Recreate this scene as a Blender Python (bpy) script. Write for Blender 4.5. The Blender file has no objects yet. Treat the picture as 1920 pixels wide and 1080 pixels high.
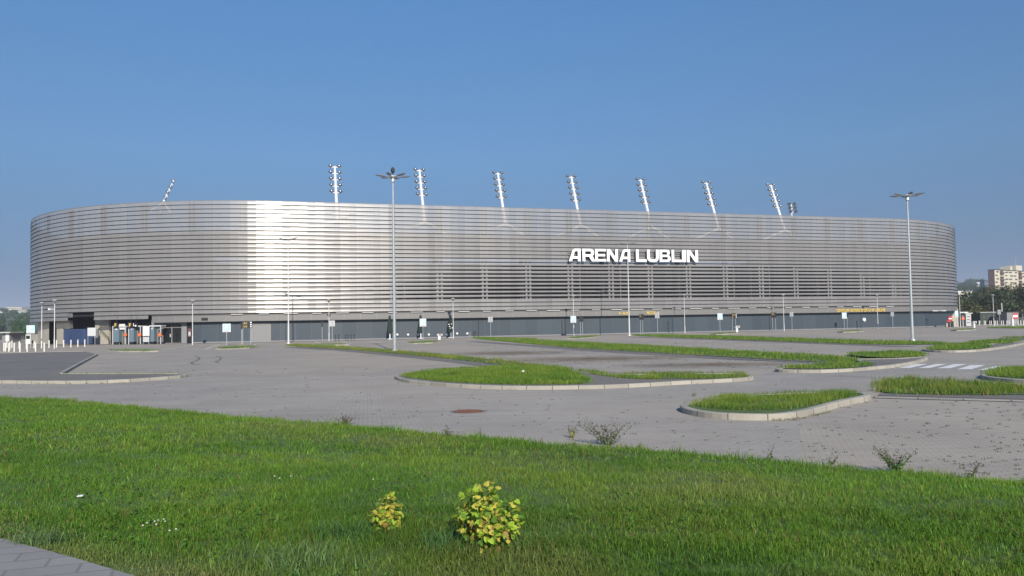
import bpy, bmesh, math, random
import numpy as np
from mathutils import Vector, Matrix
random.seed(7); RNG = np.random.default_rng(11)
S = bpy.context.scene; COL = S.collection
PI = math.pi; R_ = math.radians

# ------------------------------------------------------------------ camera
F_PX = 1500.0; EYE = np.array([0.0, 0.0, 2.1]); PITCH = 0.0423088; ROLL = 0.0164945
_F = np.array([0, math.cos(PITCH), math.sin(PITCH)]); _U0 = np.array([0, -math.sin(PITCH), math.cos(PITCH)]); _R0 = np.array([1.0, 0, 0])
_R = math.cos(ROLL)*_R0 - math.sin(ROLL)*_U0; _U = math.sin(ROLL)*_R0 + math.cos(ROLL)*_U0
cd = bpy.data.cameras.new('camera'); cam = bpy.data.objects.new('camera', cd); COL.objects.link(cam)
cam.matrix_world = Matrix(((_R[0], _U[0], -_F[0], EYE[0]), (_R[1], _U[1], -_F[1], EYE[1]), (_R[2], _U[2], -_F[2], EYE[2]), (0, 0, 0, 1)))
cd.sensor_width = 36; cd.lens = 36*F_PX/1920; cd.clip_start = 0.05; cd.clip_end = 8000
S.camera = cam
# ------------------------------------------------------------------ sky, sun, exposure
SUN_AZ = 167.0; SUN_EL = 28.0       # clockwise from the view direction (+Y)
w = bpy.data.worlds.new('World'); S.world = w; w.use_nodes = True
nt = w.node_tree; bg = nt.nodes['Background']; sky = nt.nodes.new('ShaderNodeTexSky')
sky.sky_type = 'NISHITA'; sky.sun_disc = False; sky.sun_elevation = R_(SUN_EL); sky.sun_rotation = R_(SUN_AZ)
sky.altitude = 100; sky.air_density = 1.3; sky.dust_density = 0.6; sky.ozone_density = 3.0
_tc = nt.nodes.new('ShaderNodeTexCoord'); _sp = nt.nodes.new('ShaderNodeSeparateXYZ'); nt.links.new(_tc.outputs['Generated'], _sp.inputs[0])
_ma = nt.nodes.new('ShaderNodeMath'); _ma.operation = 'MULTIPLY_ADD'; _ma.inputs[1].default_value = 0.72; _ma.inputs[2].default_value = 0.20; nt.links.new(_sp.outputs[2], _ma.inputs[0])
_cb = nt.nodes.new('ShaderNodeCombineXYZ'); nt.links.new(_sp.outputs[0], _cb.inputs[0]); nt.links.new(_sp.outputs[1], _cb.inputs[1]); nt.links.new(_ma.outputs[0], _cb.inputs[2])
_nv = nt.nodes.new('ShaderNodeVectorMath'); _nv.operation = 'NORMALIZE'; nt.links.new(_cb.outputs[0], _nv.inputs[0]); nt.links.new(_nv.outputs[0], sky.inputs[0])
_cr = nt.nodes.new('ShaderNodeValToRGB'); _cr.color_ramp.elements[0].position = 0.0; _cr.color_ramp.elements[0].color = (0.29, 0.29, 0.34, 1); _cr.color_ramp.elements[1].position = 0.40; _cr.color_ramp.elements[1].color = (0.48, 0.79, 1.05, 1)
_e = _cr.color_ramp.elements.new(0.2); _e.color = (0.51, 0.71, 0.86, 1); nt.links.new(_sp.outputs[2], _cr.inputs[0])
_mx = nt.nodes.new('ShaderNodeMix'); _mx.data_type = 'RGBA'; _mx.blend_type = 'MULTIPLY'; _mx.inputs['Factor'].default_value = 1; nt.links.new(sky.outputs[0], _mx.inputs['A']); nt.links.new(_cr.outputs[0], _mx.inputs['B'])
nt.links.new(_mx.outputs['Result'], bg.inputs[0]); bg.inputs[1].default_value = 0.115
sl = bpy.data.lights.new('sun', 'SUN'); sl.energy = 5.0; sl.angle = R_(0.55); sl.color = (1.0, 0.92, 0.80)
so = bpy.data.objects.new('sun', sl); COL.objects.link(so)
_sd = Vector((math.sin(R_(SUN_AZ))*math.cos(R_(SUN_EL)), math.cos(R_(SUN_AZ))*math.cos(R_(SUN_EL)), math.sin(R_(SUN_EL))))
so.rotation_euler = _sd.to_track_quat('Z', 'Y').to_euler(); so.location = (20, -40, 60)
S.view_settings.view_transform = 'Standard'; S.view_settings.look = 'None'; S.view_settings.exposure = 0.15; S.view_settings.gamma = 1
S.render.engine = 'CYCLES'; S.cycles.transparent_max_bounces = 24; S.cycles.max_bounces = 6
S.cycles.sample_clamp_indirect = 4

# ------------------------------------------------------------------ projection helpers
def ray(px, py):
    return _F + (px-960)/F_PX*_R - (py-540)/F_PX*_U
def g(px, py, z=0.0):
    r = ray(px, py); t = (z-EYE[2])/r[2]
    if t < 0 or t > 3000: t = 3000
    return EYE + r*t
def pix(P):
    d = np.array(P) - EYE; z = d @ _F
    return 960+F_PX*(d @ _R)/z, 540-F_PX*(d @ _U)/z
def z_at(P, py):
    """height above (x,y) of P that is seen at picture row py"""
    lo, hi = -5.0, 120.0
    for _ in range(40):
        m = (lo+hi)/2
        if pix((P[0], P[1], m))[1] > py: lo = m
        else: hi = m
    return (lo+hi)/2
def at_depth(px, py, D):
    r = ray(px, py); return EYE + r*(D/r[1])

def gd(px, D): r = ray(px, 640); return np.array([r[0]/r[1]*D, D, 0])
# ------------------------------------------------------------------ materials
def mat(name, col, rough=0.7, metal=0.0, noise=0.0, scale=5.0, spec=None, emit=None, bump=0.0):
    m = bpy.data.materials.new(name); m.use_nodes = True; n = m.node_tree; b = n.nodes['Principled BSDF']
    b.inputs['Base Color'].default_value = (*col, 1); b.inputs['Roughness'].default_value = rough; b.inputs['Metallic'].default_value = metal
    if spec is not None: b.inputs['Specular IOR Level'].default_value = spec
    tc = n.nodes.new('ShaderNodeTexCoord'); nz = n.nodes.new('ShaderNodeTexNoise'); nz.inputs['Scale'].default_value = scale; nz.inputs['Detail'].default_value = 6
    n.links.new(tc.outputs['Object'], nz.inputs['Vector'])
    if noise:
        mx = n.nodes.new('ShaderNodeMix'); mx.data_type = 'RGBA'
        mx.inputs['A'].default_value = (*[c*(1-noise) for c in col], 1); mx.inputs['B'].default_value = (*[min(1, c*(1+noise)) for c in col], 1)
        n.links.new(nz.outputs['Fac'], mx.inputs['Factor']); n.links.new(mx.outputs['Result'], b.inputs['Base Color'])
    if bump:
        bp = n.nodes.new('ShaderNodeBump'); bp.inputs['Strength'].default_value = bump; bp.inputs['Distance'].default_value = 0.02
        n.links.new(nz.outputs['Fac'], bp.inputs['Height']); n.links.new(bp.outputs[0], b.inputs['Normal'])
    if emit:
        b.inputs['Emission Color'].default_value = (*col, 1); b.inputs['Emission Strength'].default_value = emit
    return m
class NB:
    """small node builder"""
    def __init__(s, m): s.n = m.node_tree; s.b = s.n.nodes.get('Principled BSDF')
    def N(s, t, **k):
        x = s.n.nodes.new(t)
        for a, v in k.items(): setattr(x, a, v)
        return x
    def L(s, a, b): s.n.links.new(a, b)
    def val(s, sock, v):
        if isinstance(v, (int, float)): sock.default_value = v
        elif isinstance(v, tuple): sock.default_value = (*v, 1)
        else: s.L(v, sock)
    def math(s, op, a, b=0.0, clamp=False):
        x = s.N('ShaderNodeMath', operation=op, use_clamp=clamp); s.val(x.inputs[0], a); s.val(x.inputs[1], b); return x.outputs[0]
    def mix(s, f, a, b, bt='MIX'):
        x = s.N('ShaderNodeMix', data_type='RGBA', blend_type=bt); s.val(x.inputs['Factor'], f); s.val(x.inputs['A'], a); s.val(x.inputs['B'], b); return x.outputs['Result']
    def noise(s, vec, scale, detail=4, rough=0.5):
        x = s.N('ShaderNodeTexNoise'); x.inputs['Scale'].default_value = scale; x.inputs['Detail'].default_value = detail; x.inputs['Roughness'].default_value = rough
        s.L(vec, x.inputs['Vector']); return x.outputs['Fac']
    def ramp(s, f, a, b):
        x = s.N('ShaderNodeMapRange', clamp=True); s.val(x.inputs[0], f); x.inputs[1].default_value = a; x.inputs[2].default_value = b; return x.outputs[0]
def paving(name, c1, c2, weed=0.0, bscale=1.0, rot=0.0, rough=0.9, patch=0.25):
    m = bpy.data.materials.new(name); m.use_nodes = True; q = NB(m)
    tc = q.N('ShaderNodeTexCoord'); mp = q.N('ShaderNodeMapping'); mp.inputs['Rotation'].default_value = (0, 0, rot); q.L(tc.outputs['Object'], mp.inputs['Vector']); v = mp.outputs[0]
    br = q.N('ShaderNodeTexBrick'); q.L(v, br.inputs['Vector']); br.inputs['Scale'].default_value = bscale
    br.inputs['Brick Width'].default_value = 0.2; br.inputs['Row Height'].default_value = 0.1; br.inputs['Mortar Size'].default_value = 0.005; br.inputs['Mortar Smooth'].default_value = 0.3; br.inputs['Bias'].default_value = 0
    br.inputs['Color1'].default_value = (*c1, 1); br.inputs['Color2'].default_value = (*c2, 1); br.inputs['Mortar'].default_value = (*[c*(0.42 if bscale == 1.0 else 0.72) for c in c1], 1)
    n1 = q.noise(v, 0.35, 5, 0.6); n2 = q.noise(v, 3.0, 5, 0.65); n3 = q.noise(v, 0.06, 3)
    c = q.mix(q.ramp(n1, 0.3, 0.7), br.outputs['Color'], q.mix(1.0, br.outputs['Color'], (1-patch, 1-patch*1.0, 1-patch*0.95), 'MULTIPLY'))
    c = q.mix(q.math('MULTIPLY', q.ramp(n2, 0.35, 0.75), 0.35), c, tuple(x*0.62 for x in c1))
    c = q.mix(q.math('MULTIPLY', q.ramp(n3, 0.45, 0.62), 0.45), c, (c1[0]*1.02, c1[1]*0.95, c1[2]*0.86))
    # long worn tyre / dirt streaks
    mp2 = q.N('ShaderNodeMapping'); mp2.inputs['Rotation'].default_value = (0, 0, rot+0.25); mp2.inputs['Scale'].default_value = (0.12, 1.6, 1); q.L(tc.outputs['Object'], mp2.inputs['Vector'])
    c = q.mix(q.math('MULTIPLY', q.ramp(q.noise(mp2.outputs[0], 1.0, 4, 0.6), 0.5, 0.75), 0.40), c, tuple(x*0.55 for x in c1))
    sk = q.ramp(q.noise(v, 1.1, 8, 0.75), 0.58, 0.72); c = q.mix(q.math('MULTIPLY', sk, 0.32), c, tuple(x*0.5 for x in c1))
    lt = q.ramp(q.noise(mp2.outputs[0], 2.3, 5, 0.7), 0.55, 0.8); c = q.mix(q.math('MULTIPLY', lt, 0.25), c, tuple(min(1, x*1.25) for x in c1))
    if weed:
        w1 = q.noise(v, 7.0, 3, 0.7); w2 = q.noise(v, 0.22, 3)
        k = q.math('MULTIPLY', q.ramp(w1, 0.62, 0.68), q.ramp(w2, 0.62-weed*0.25, 0.72-weed*0.25), True)
        c = q.mix(q.math('MULTIPLY', k, 0.8), c, (0.055, 0.05, 0.028))
    q.L(c, q.b.inputs['Base Color']); q.b.inputs['Roughness'].default_value = rough; q.b.inputs['Specular IOR Level'].default_value = 0.25
    bp = q.N('ShaderNodeBump'); bp.inputs['Strength'].default_value = 0.5; bp.inputs['Distance'].default_value = 0.01
    q.L(q.math('ADD', br.outputs['Fac'], q.math('MULTIPLY', n2, -0.8)), bp.inputs['Height']); bp.invert = True; q.L(bp.outputs[0], q.b.inputs['Normal'])
    return m
M = {}
M['lot'] = paving('lot_pavers', (0.445, 0.40, 0.345), (0.393, 0.353, 0.303), 0.25, 1.0, 0.3)
M['lane'] = paving('lane_pavers', (0.435, 0.398, 0.352), (0.388, 0.355, 0.315), 0.1, 1.0, -0.18)
M['bay'] = paving('bay_pavers', (0.38, 0.34, 0.30), (0.33, 0.295, 0.26), 0.9, 1.0, 0.3)
M['dark'] = paving('dark_pavers', (0.24, 0.225, 0.21), (0.205, 0.192, 0.18), 0.2, 1.0, 0.1)
M['brown'] = paving('mossy_pavers', (0.26, 0.2, 0.115), (0.22, 0.17, 0.1), 0.8, 1.0, 0.3)
M['slab'] = paving('path_slabs', (0.30, 0.285, 0.27), (0.275, 0.262, 0.25), 0.0, 0.45, -0.35, patch=0.12)
M['line'] = mat('line_paint', (0.62, 0.61, 0.57), 0.7, noise=0.35, scale=6)
M['zebra'] = mat('zebra_paint', (0.72, 0.71, 0.68), 0.7, noise=0.25, scale=5)
def kerb_mat():
    m = bpy.data.materials.new('kerb_concrete'); m.use_nodes = True; q = NB(m)
    uv = q.N('ShaderNodeUVMap', uv_map='UVMap'); sp = q.N('ShaderNodeSeparateXYZ'); q.L(uv.outputs[0], sp.inputs[0])
    fr = q.math('FRACT', sp.outputs[0]); j = q.math('LESS_THAN', fr, 0.03)
    wn = q.N('ShaderNodeTexWhiteNoise', noise_dimensions='1D'); q.L(q.math('FLOOR', sp.outputs[0]), wn.inputs['W'])
    tc = q.N('ShaderNodeTexCoord')
    c = q.mix(wn.outputs['Value'], (0.30, 0.28, 0.235), (0.40, 0.37, 0.31))
    c = q.mix(q.math('MULTIPLY', q.ramp(q.noise(tc.outputs['Object'], 3.0, 5, 0.7), 0.5, 0.8), 0.5), c, (0.2, 0.19, 0.16))
    c = q.mix(j, c, (0.1, 0.095, 0.08)); q.L(c, q.b.inputs['Base Color']); q.b.inputs['Roughness'].default_value = 0.9
    return m
M['kerb'] = kerb_mat()
M['soil'] = mat('soil', (0.07, 0.115, 0.026), 1.0, noise=0.5, scale=2.5)
M['ground'] = mat('rough_ground', (0.06, 0.078, 0.035), 1.0, noise=0.4, scale=0.05)
def clad_mat(name, col, transp, rough=0.42, metal=0.8, var=0.10):
    m = bpy.data.materials.new(name); m.use_nodes = True; q = NB(m)
    uv = q.N('ShaderNodeUVMap', uv_map='UVMap'); sp = q.N('ShaderNodeSeparateXYZ'); q.L(uv.outputs[0], sp.inputs[0])
    wn = q.N('ShaderNodeTexWhiteNoise', noise_dimensions='1D'); q.L(q.math('FLOOR', sp.outputs[0]), wn.inputs['W'])
    wn2 = q.N('ShaderNodeTexWhiteNoise', noise_dimensions='2D'); cb = q.N('ShaderNodeCombineXYZ'); q.L(q.math('FLOOR', sp.outputs[0]), cb.inputs[0]); q.L(q.math('FLOOR', sp.outputs[1]), cb.inputs[1]); q.L(cb.outputs[0], wn2.inputs['Vector'])
    lo = tuple(x*(1-var) for x in col); c = q.mix(wn.outputs['Value'], lo, col)
    c = q.mix(q.math('MULTIPLY', wn2.outputs['Value'], 0.18), c, tuple(x*0.75 for x in col))
    fr = q.math('FRACT', sp.outputs[0]); c = q.mix(q.math('MULTIPLY', q.math('LESS_THAN', fr, 0.035), 0.5), c, tuple(min(1, x*1.5) for x in col))
    tc = q.N('ShaderNodeTexCoord'); ns = q.noise(tc.outputs['Object'], 0.12, 4)
    c = q.mix(q.math('MULTIPLY', ns, 0.3), c, (col[0]*0.9, col[1]*0.86, col[2]*0.8))
    q.L(c, q.b.inputs['Base Color']); q.b.inputs['Metallic'].default_value = metal
    q.L(q.math('ADD', rough-0.04, q.math('MULTIPLY', wn.outputs['Value'], 0.08)), q.b.inputs['Roughness'])
    if transp:
        tr = q.N('ShaderNodeBsdfTransparent'); ms = q.N('ShaderNodeMixShader'); ms.inputs[0].default_value = transp
        q.L(q.b.outputs[0], ms.inputs[1]); q.L(tr.outputs[0], ms.inputs[2]); q.L(ms.outputs[0], q.n.nodes['Material Output'].inputs['Surface'])
    return m
M['clad'] = clad_mat('perforated_aluminium', (0.315, 0.302, 0.292), 0.22, 0.26, 0.14)
M['fascia'] = clad_mat('fascia_panel', (0.205, 0.20, 0.196), 0, 0.55, 0.15, 0.05)
M['mullion'] = mat('galvanised_frame', (0.21, 0.205, 0.20), 0.6, 0.1, noise=0.1)
M['darkframe'] = mat('dark_steel', (0.022, 0.022, 0.024), 0.6, 0.3, noise=0.2)
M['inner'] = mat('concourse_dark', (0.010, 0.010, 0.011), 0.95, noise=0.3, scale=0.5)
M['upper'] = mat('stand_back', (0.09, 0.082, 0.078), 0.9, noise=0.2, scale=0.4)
M['roof'] = mat('roof_sheet', (0.5, 0.5, 0.5), 0.7, noise=0.1, scale=0.5)
M['white'] = mat('white_steel', (0.68, 0.68, 0.68), 0.45, noise=0.05)
M['letters'] = mat('white_letters', (0.86, 0.86, 0.86), 0.5, noise=0.02)
M['lettside'] = mat('letter_sides', (0.1, 0.1, 0.1), 0.5, noise=0.1)
M['conc'] = mat('beige_concrete', (0.40, 0.37, 0.31), 0.9, noise=0.15, scale=1.5)
M['grey'] = mat('grey_panel', (0.22, 0.22, 0.23), 0.7, noise=0.15)
M['black'] = mat('black_plastic', (0.012, 0.012, 0.013), 0.6, noise=0.2)
M['galv'] = mat('galvanised_pole', (0.46, 0.49, 0.5), 0.45, 0.5, noise=0.25, scale=3)
M['blue'] = mat('blue_panel', (0.045, 0.075, 0.17), 0.6, noise=0.15, scale=1)
M['teal'] = mat('turnstile_blue', (0.13, 0.185, 0.22), 0.5, noise=0.1)
M['orange'] = mat('orange_disc', (0.75, 0.16, 0.04), 0.6, noise=0.05)
M['yellow'] = mat('yellow_letters', (0.68, 0.48, 0.10), 0.5, noise=0.05)
M['cyan'] = mat('sign_light_blue', (0.38, 0.68, 0.88), 0.5, noise=0.05)
M['red'] = mat('sign_red', (0.5, 0.03, 0.035), 0.5, noise=0.05)
M['glass'] = mat('dark_glass', (0.015, 0.017, 0.018), 0.1, noise=0.1, spec=0.6)
M['darkgreen'] = mat('container_green', (0.03, 0.05, 0.04), 0.7, noise=0.2)
M['rust'] = mat('rusty_iron', (0.19, 0.085, 0.05), 0.85, 0.2, noise=0.35, scale=8)
M['green'] = mat('dark_green_fabric', (0.015, 0.03, 0.022), 0.85, noise=0.4, scale=6)
M['bark'] = mat('bark', (0.07, 0.055, 0.04), 0.95, noise=0.3)
M['cream'] = mat('cream_render', (0.62, 0.56, 0.42), 0.9, noise=0.06, scale=0.3)
M['brick'] = mat('brown_end_wall', (0.13, 0.07, 0.075), 0.9, noise=0.1, scale=0.3)
M['brownpanel'] = mat('brown_balcony_panel', (0.16, 0.09, 0.07), 0.9, noise=0.1)
M['redwall'] = mat('reddish_wall', (0.4, 0.2, 0.15), 0.9, noise=0.1)
M['lightcream'] = mat('light_cream_render', (0.6, 0.57, 0.5), 0.9, noise=0.1, scale=.2)
M['winglass'] = mat('window_glass', (0.10, 0.10, 0.095), 0.25, noise=0.5, scale=0.6)
M['flower'] = mat('clover_white', (0.5, 0.5, 0.42), 0.8, noise=0.1)
M['shutter'] = mat('shutter_grey', (0.24, 0.24, 0.24), 0.7, noise=0.1)
M['lightgrey'] = mat('light_grey_paint', (0.5, 0.5, 0.5), 0.7, noise=0.1)
def wall_mat():
    m = bpy.data.materials.new('slate_blue_panels'); m.use_nodes = True; q = NB(m)
    uv = q.N('ShaderNodeUVMap', uv_map='UVMap'); sp = q.N('ShaderNodeSeparateXYZ'); q.L(uv.outputs[0], sp.inputs[0])
    u = q.math('DIVIDE', sp.outputs[0], 2.0); wn = q.N('ShaderNodeTexWhiteNoise', noise_dimensions='1D'); q.L(q.math('FLOOR', u), wn.inputs['W'])
    c = q.mix(wn.outputs['Value'], (0.040, 0.056, 0.073), (0.054, 0.073, 0.09))
    j = q.math('LESS_THAN', q.math('FRACT', u), 0.02); c = q.mix(j, c, (0.085, 0.105, 0.12))
    r = q.math('LESS_THAN', q.math('FRACT', q.math('MULTIPLY', sp.outputs[1], 6.0)), 0.12); c = q.mix(q.math('MULTIPLY', r, 0.35), c, (0.03, 0.042, 0.055))
    tc = q.N('ShaderNodeTexCoord'); c = q.mix(q.math('MULTIPLY', q.ramp(q.noise(tc.outputs['Object'], 0.6, 5, 0.7), 0.5, 0.8), 0.35), c, (0.07, 0.075, 0.08))
    q.L(c, q.b.inputs['Base Color']); q.b.inputs['Roughness'].default_value = 0.55; return m
M['wall'] = wall_mat()
def foliage(name, transl=0.3, rough=0.6):
    m = bpy.data.materials.new(name); m.use_nodes = True; q = NB(m)
    at = q.N('ShaderNodeAttribute', attribute_name='tint'); q.L(at.outputs['Color'], q.b.inputs['Base Color']); q.b.inputs['Roughness'].default_value = rough; q.b.inputs['Specular IOR Level'].default_value = 0.3
    tl = q.N('ShaderNodeBsdfTranslucent'); q.L(at.outputs['Color'], tl.inputs['Color']); ms = q.N('ShaderNodeMixShader'); ms.inputs[0].default_value = transl
    q.L(q.b.outputs[0], ms.inputs[1]); q.L(tl.outputs[0], ms.inputs[2]); q.L(ms.outputs[0], q.n.nodes['Material Output'].inputs['Surface']); return m
M['leaf'] = foliage('foliage', 0.3); M['blade'] = foliage('grass_blades', 0.35, 0.5)

# ------------------------------------------------------------------ object helpers
def props(o, label=None, cat=None, group=None, kind=None):
    if label: o['label'] = label
    if cat: o['category'] = cat
    if group: o['group'] = group
    if kind: o['kind'] = kind
    return o
def thing(name, loc, label, cat, group=None, kind=None):
    o = bpy.data.objects.new(name, None); COL.objects.link(o); o.location = [float(x) for x in loc]; o.empty_display_size = 0.3
    return props(o, label, cat, group, kind)
class MB:
    def __init__(s): s.v = []; s.f = []; s.uv = []; s.hasuv = False
    def poly(s, pts, uvs=None):
        b = len(s.v); s.v += [tuple(map(float, p)) for p in pts]; s.f.append(tuple(range(b, b+len(pts))))
        if uvs: s.hasuv = True; s.uv += list(uvs)
        else: s.uv += [(0.5, 0.5)]*len(pts)
        return s
    def hexa(s, P):  # 8 points: 4 bottom ccw, 4 top
        for a in ((3, 2, 1, 0), (4, 5, 6, 7), (0, 1, 5, 4), (1, 2, 6, 5), (2, 3, 7, 6), (3, 0, 4, 7)): s.poly([P[i] for i in a])
        return s
    def box(s, c, sx, sy, sz, ax=(1, 0, 0), up=(0, 0, 1)):
        """c centre, half sizes along ax, up x ax, up"""
        ax = Vector(ax).normalized(); up = Vector(up).normalized(); ay = up.cross(ax).normalized(); up = ax.cross(ay); c = Vector(c); P = []
        for k in (-1, 1):
            for i, j in ((-1, -1), (1, -1), (1, 1), (-1, 1)): P.append(c+ax*i*sx+ay*j*sy+up*k*sz)
        return s.hexa(P)
    def tube(s, a, b, r1, r2=None, n=8, caps=True):
        a = Vector(a); b = Vector(b); r2 = r1 if r2 is None else r2; d = (b-a).normalized()
        x = d.orthogonal().normalized(); y = d.cross(x); A = []; B = []
        for i in range(n):
            t = 2*PI*i/n; o = x*math.cos(t)+y*math.sin(t); A.append(a+o*r1); B.append(b+o*r2)
        for i in range(n): j = (i+1) % n; s.poly([A[i], A[j], B[j], B[i]])
        if caps: s.poly(A[::-1]); s.poly(B)
        return s
    def lathe(s, c, prof, n=12, axis=(0, 0, 1)):
        c = Vector(c); d = Vector(axis).normalized(); x = d.orthogonal().normalized(); y = d.cross(x); rings = []
        for r, h in prof: rings.append([c+d*h+(x*math.cos(2*PI*i/n)+y*math.sin(2*PI*i/n))*max(r, 1e-4) for i in range(n)])
        for A, B in zip(rings, rings[1:]):
            for i in range(n): j = (i+1) % n; s.poly([A[i], A[j], B[j], B[i]])
        s.poly(rings[0][::-1]); s.poly(rings[-1]); return s
    def ell(s, c, rx, ry, rz, ax=(1, 0, 0), n=10, m=6):
        c = Vector(c); ax = Vector(ax).normalized(); up = Vector((0, 0, 1)); ay = up.cross(ax).normalized()
        up = ax.cross(ay)
        def p(i, j):
            th = PI*j/m; ph = 2*PI*i/n; return c+ax*rx*math.sin(th)*math.cos(ph)+ay*ry*math.sin(th)*math.sin(ph)+up*rz*math.cos(th)
        for j in range(m):
            for i in range(n):
                if j == 0: s.poly([p(0, 0), p(i, 1), p(i+1, 1)])
                elif j == m-1: s.poly([p(i, j), p(0, m), p(i+1, j)])
                else: s.poly([p(i, j), p(i, j+1), p(i+1, j+1), p(i+1, j)])
        return s
    def build(s, name, m, parent=None, loc=None, smooth=False, mats=None, mi=None):
        if parent is not None: o0 = np.array(parent['_w'] if '_w' in parent else parent.location)
        elif loc is not None: o0 = np.array([float(x) for x in loc])
        else: o0 = np.zeros(3)
        V = np.array(s.v)-o0; me = bpy.data.meshes.new(name); me.from_pydata(V.tolist(), [], s.f)
        if s.hasuv:
            uv = me.uv_layers.new(name='UVMap'); uv.data.foreach_set('uv', np.array(s.uv, dtype=np.float32).ravel())
        me.materials.append(m)
        for x in (mats or []): me.materials.append(x)
        if mi is not None: me.polygons.foreach_set('material_index', mi)
        if smooth: me.polygons.foreach_set('use_smooth', [True]*len(me.polygons))
        me.validate(); o = bpy.data.objects.new(name, me); COL.objects.link(o)
        if parent is not None: o.parent = parent; OFF[o.name] = tuple(o0)
        else: o.location = o0.tolist(); OFF[o.name] = tuple(o0)
        return o
OFF = {}
def sub(mb, name, m, par, **k):
    """a sub-part under a mesh part whose origin is its thing's base"""
    o0 = np.array(OFF[par.name]); V = np.array(mb.v)-o0; mb2 = MB(); mb2.v = V.tolist(); mb2.f = mb.f; mb2.uv = mb.uv; mb2.hasuv = mb.hasuv
    o = mb2.build(name, m, None, (0, 0, 0), **k); o.parent = par; OFF[o.name] = tuple(o0); return o
def copy_tree(o, parent=None):
    c = o.copy(); COL.objects.link(c); c.parent = parent
    for ch in list(o.children): copy_tree(ch, c)
    return c
def sheet(name, pts, z, m, label=None, kind='structure', cat=None):
    mb = MB(); mb.poly([(p[0], p[1], z) for p in pts]); o = mb.build(name, m); me = o.data
    if me.polygons[0].normal.z < 0: me.flip_normals()
    return props(o, label, cat, None, kind)
def gp(lst, z=0.0): return [g(a, b, z) for a, b in lst]
def tris_obj(name, V, Fc, tint, m, parent=None, loc=(0, 0, 0)):
    """V (n,3), Fc (k,c) faces, tint (n,3) pigment per vertex"""
    me = bpy.data.meshes.new(name); n = len(V); k, c = Fc.shape
    me.vertices.add(n); me.vertices.foreach_set('co', (V-np.array(loc)).astype(np.float32).ravel())
    me.loops.add(k*c); me.loops.foreach_set('vertex_index', Fc.astype(np.int32).ravel())
    me.polygons.add(k); me.polygons.foreach_set('loop_start', np.arange(0, k*c, c, dtype=np.int32)); me.polygons.foreach_set('loop_total', np.full(k, c, dtype=np.int32))
    me.update(calc_edges=True)
    ca = me.color_attributes.new('tint', 'FLOAT_COLOR', 'POINT'); ca.data.foreach_set('color', np.c_[tint, np.ones(n)].astype(np.float32).ravel())
    me.materials.append(m); o = bpy.data.objects.new(name, me); COL.objects.link(o)
    if parent is not None: o.parent = parent
    else: o.location = [float(x) for x in loc]
    OFF[o.name] = tuple(loc); return o
_lat = RNG.random((256, 256))
def vnoise(x, y):
    xi = np.floor(x).astype(int); yi = np.floor(y).astype(int); fx = x-xi; fy = y-yi; fx = fx*fx*(3-2*fx); fy = fy*fy*(3-2*fy)
    a = _lat[xi % 256, yi % 256]; b = _lat[(xi+1) % 256, yi % 256]; c = _lat[xi % 256, (yi+1) % 256]; d = _lat[(xi+1) % 256, (yi+1) % 256]
    return a*(1-fx)*(1-fy)+b*fx*(1-fy)+c*(1-fx)*fy+d*fx*fy
def fbm(x, y): return (vnoise(x, y)+0.5*vnoise(x*2.1+7, y*2.1+3)+0.25*vnoise(x*4.3+1, y*4.3+9))/1.75

# ------------------------------------------------------------------ stadium plan
AZ = 1.26464142; AV = np.array([math.sin(AZ), math.cos(AZ)]); NV = np.array([math.cos(AZ), -math.sin(AZ)]); Q0 = np.array([0, 114.738])
RC = 37.7; SIDE = 67.0; L1 = RC*PI/2
def s_line(px, py=600, off=0.0):
    r = ray(px, py)[:2]; A = np.array([[AV[0], -r[0]], [AV[1], -r[1]]]); b = -(Q0+NV*off); return np.linalg.solve(A, b)[0]
S0 = s_line(537); S1 = s_line(1665)
HB = (S1-S0)/2
def path(s):
    if s < S0: d = S0-s; sg = -1; C0 = Q0+AV*S0-NV*RC
    elif s > S1: d = s-S1; sg = 1; C0 = Q0+AV*S1-NV*RC
    else: return Q0+AV*s, NV
    a = AV*sg
    if d < L1: th = d/RC; n = NV*math.cos(th)+a*math.sin(th); return C0+n*RC, n
    d -= L1
    if d < SIDE: return C0+a*RC-NV*d, a
    d -= SIDE; C1 = C0-NV*SIDE
    if d < L1: th = d/RC; n = a*math.cos(th)-NV*math.sin(th); return C1+n*RC, n
    d -= L1; return C1-NV*RC-a*d, -NV
SMIN = S0-(2*L1+SIDE+HB); SMAX = S1+(2*L1+SIDE+HB)
def pp(s, off, z): P, n = path(s); return (P[0]+n[0]*off, P[1]+n[1]*off, z)
def s_at(px, off=0.0, py=630):
    """s of the path offset seen in column px (visible front)"""
    best = None; lo, hi = S0-L1, S1+L1
    for _ in range(50):
        m = (lo+hi)/2; P = pp(m, off, 0); z = 1.0
        if pix((P[0], P[1], z))[0] < px: lo = m
        else: hi = m
    return (lo+hi)/2
def fp(px, off):
    s = s_at(px, off); P = pp(s, off, 0); return np.array(P), s
cx, cy = path((S0+S1)/2)[0]-NV*(RC+SIDE/2)
STAD = thing('stadium', (cx, cy, 0), 'vast grey stadium wrapped in horizontal perforated metal bands behind the parking lot', 'stadium')
BASE = np.array([cx, cy, 0.0])
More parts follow.
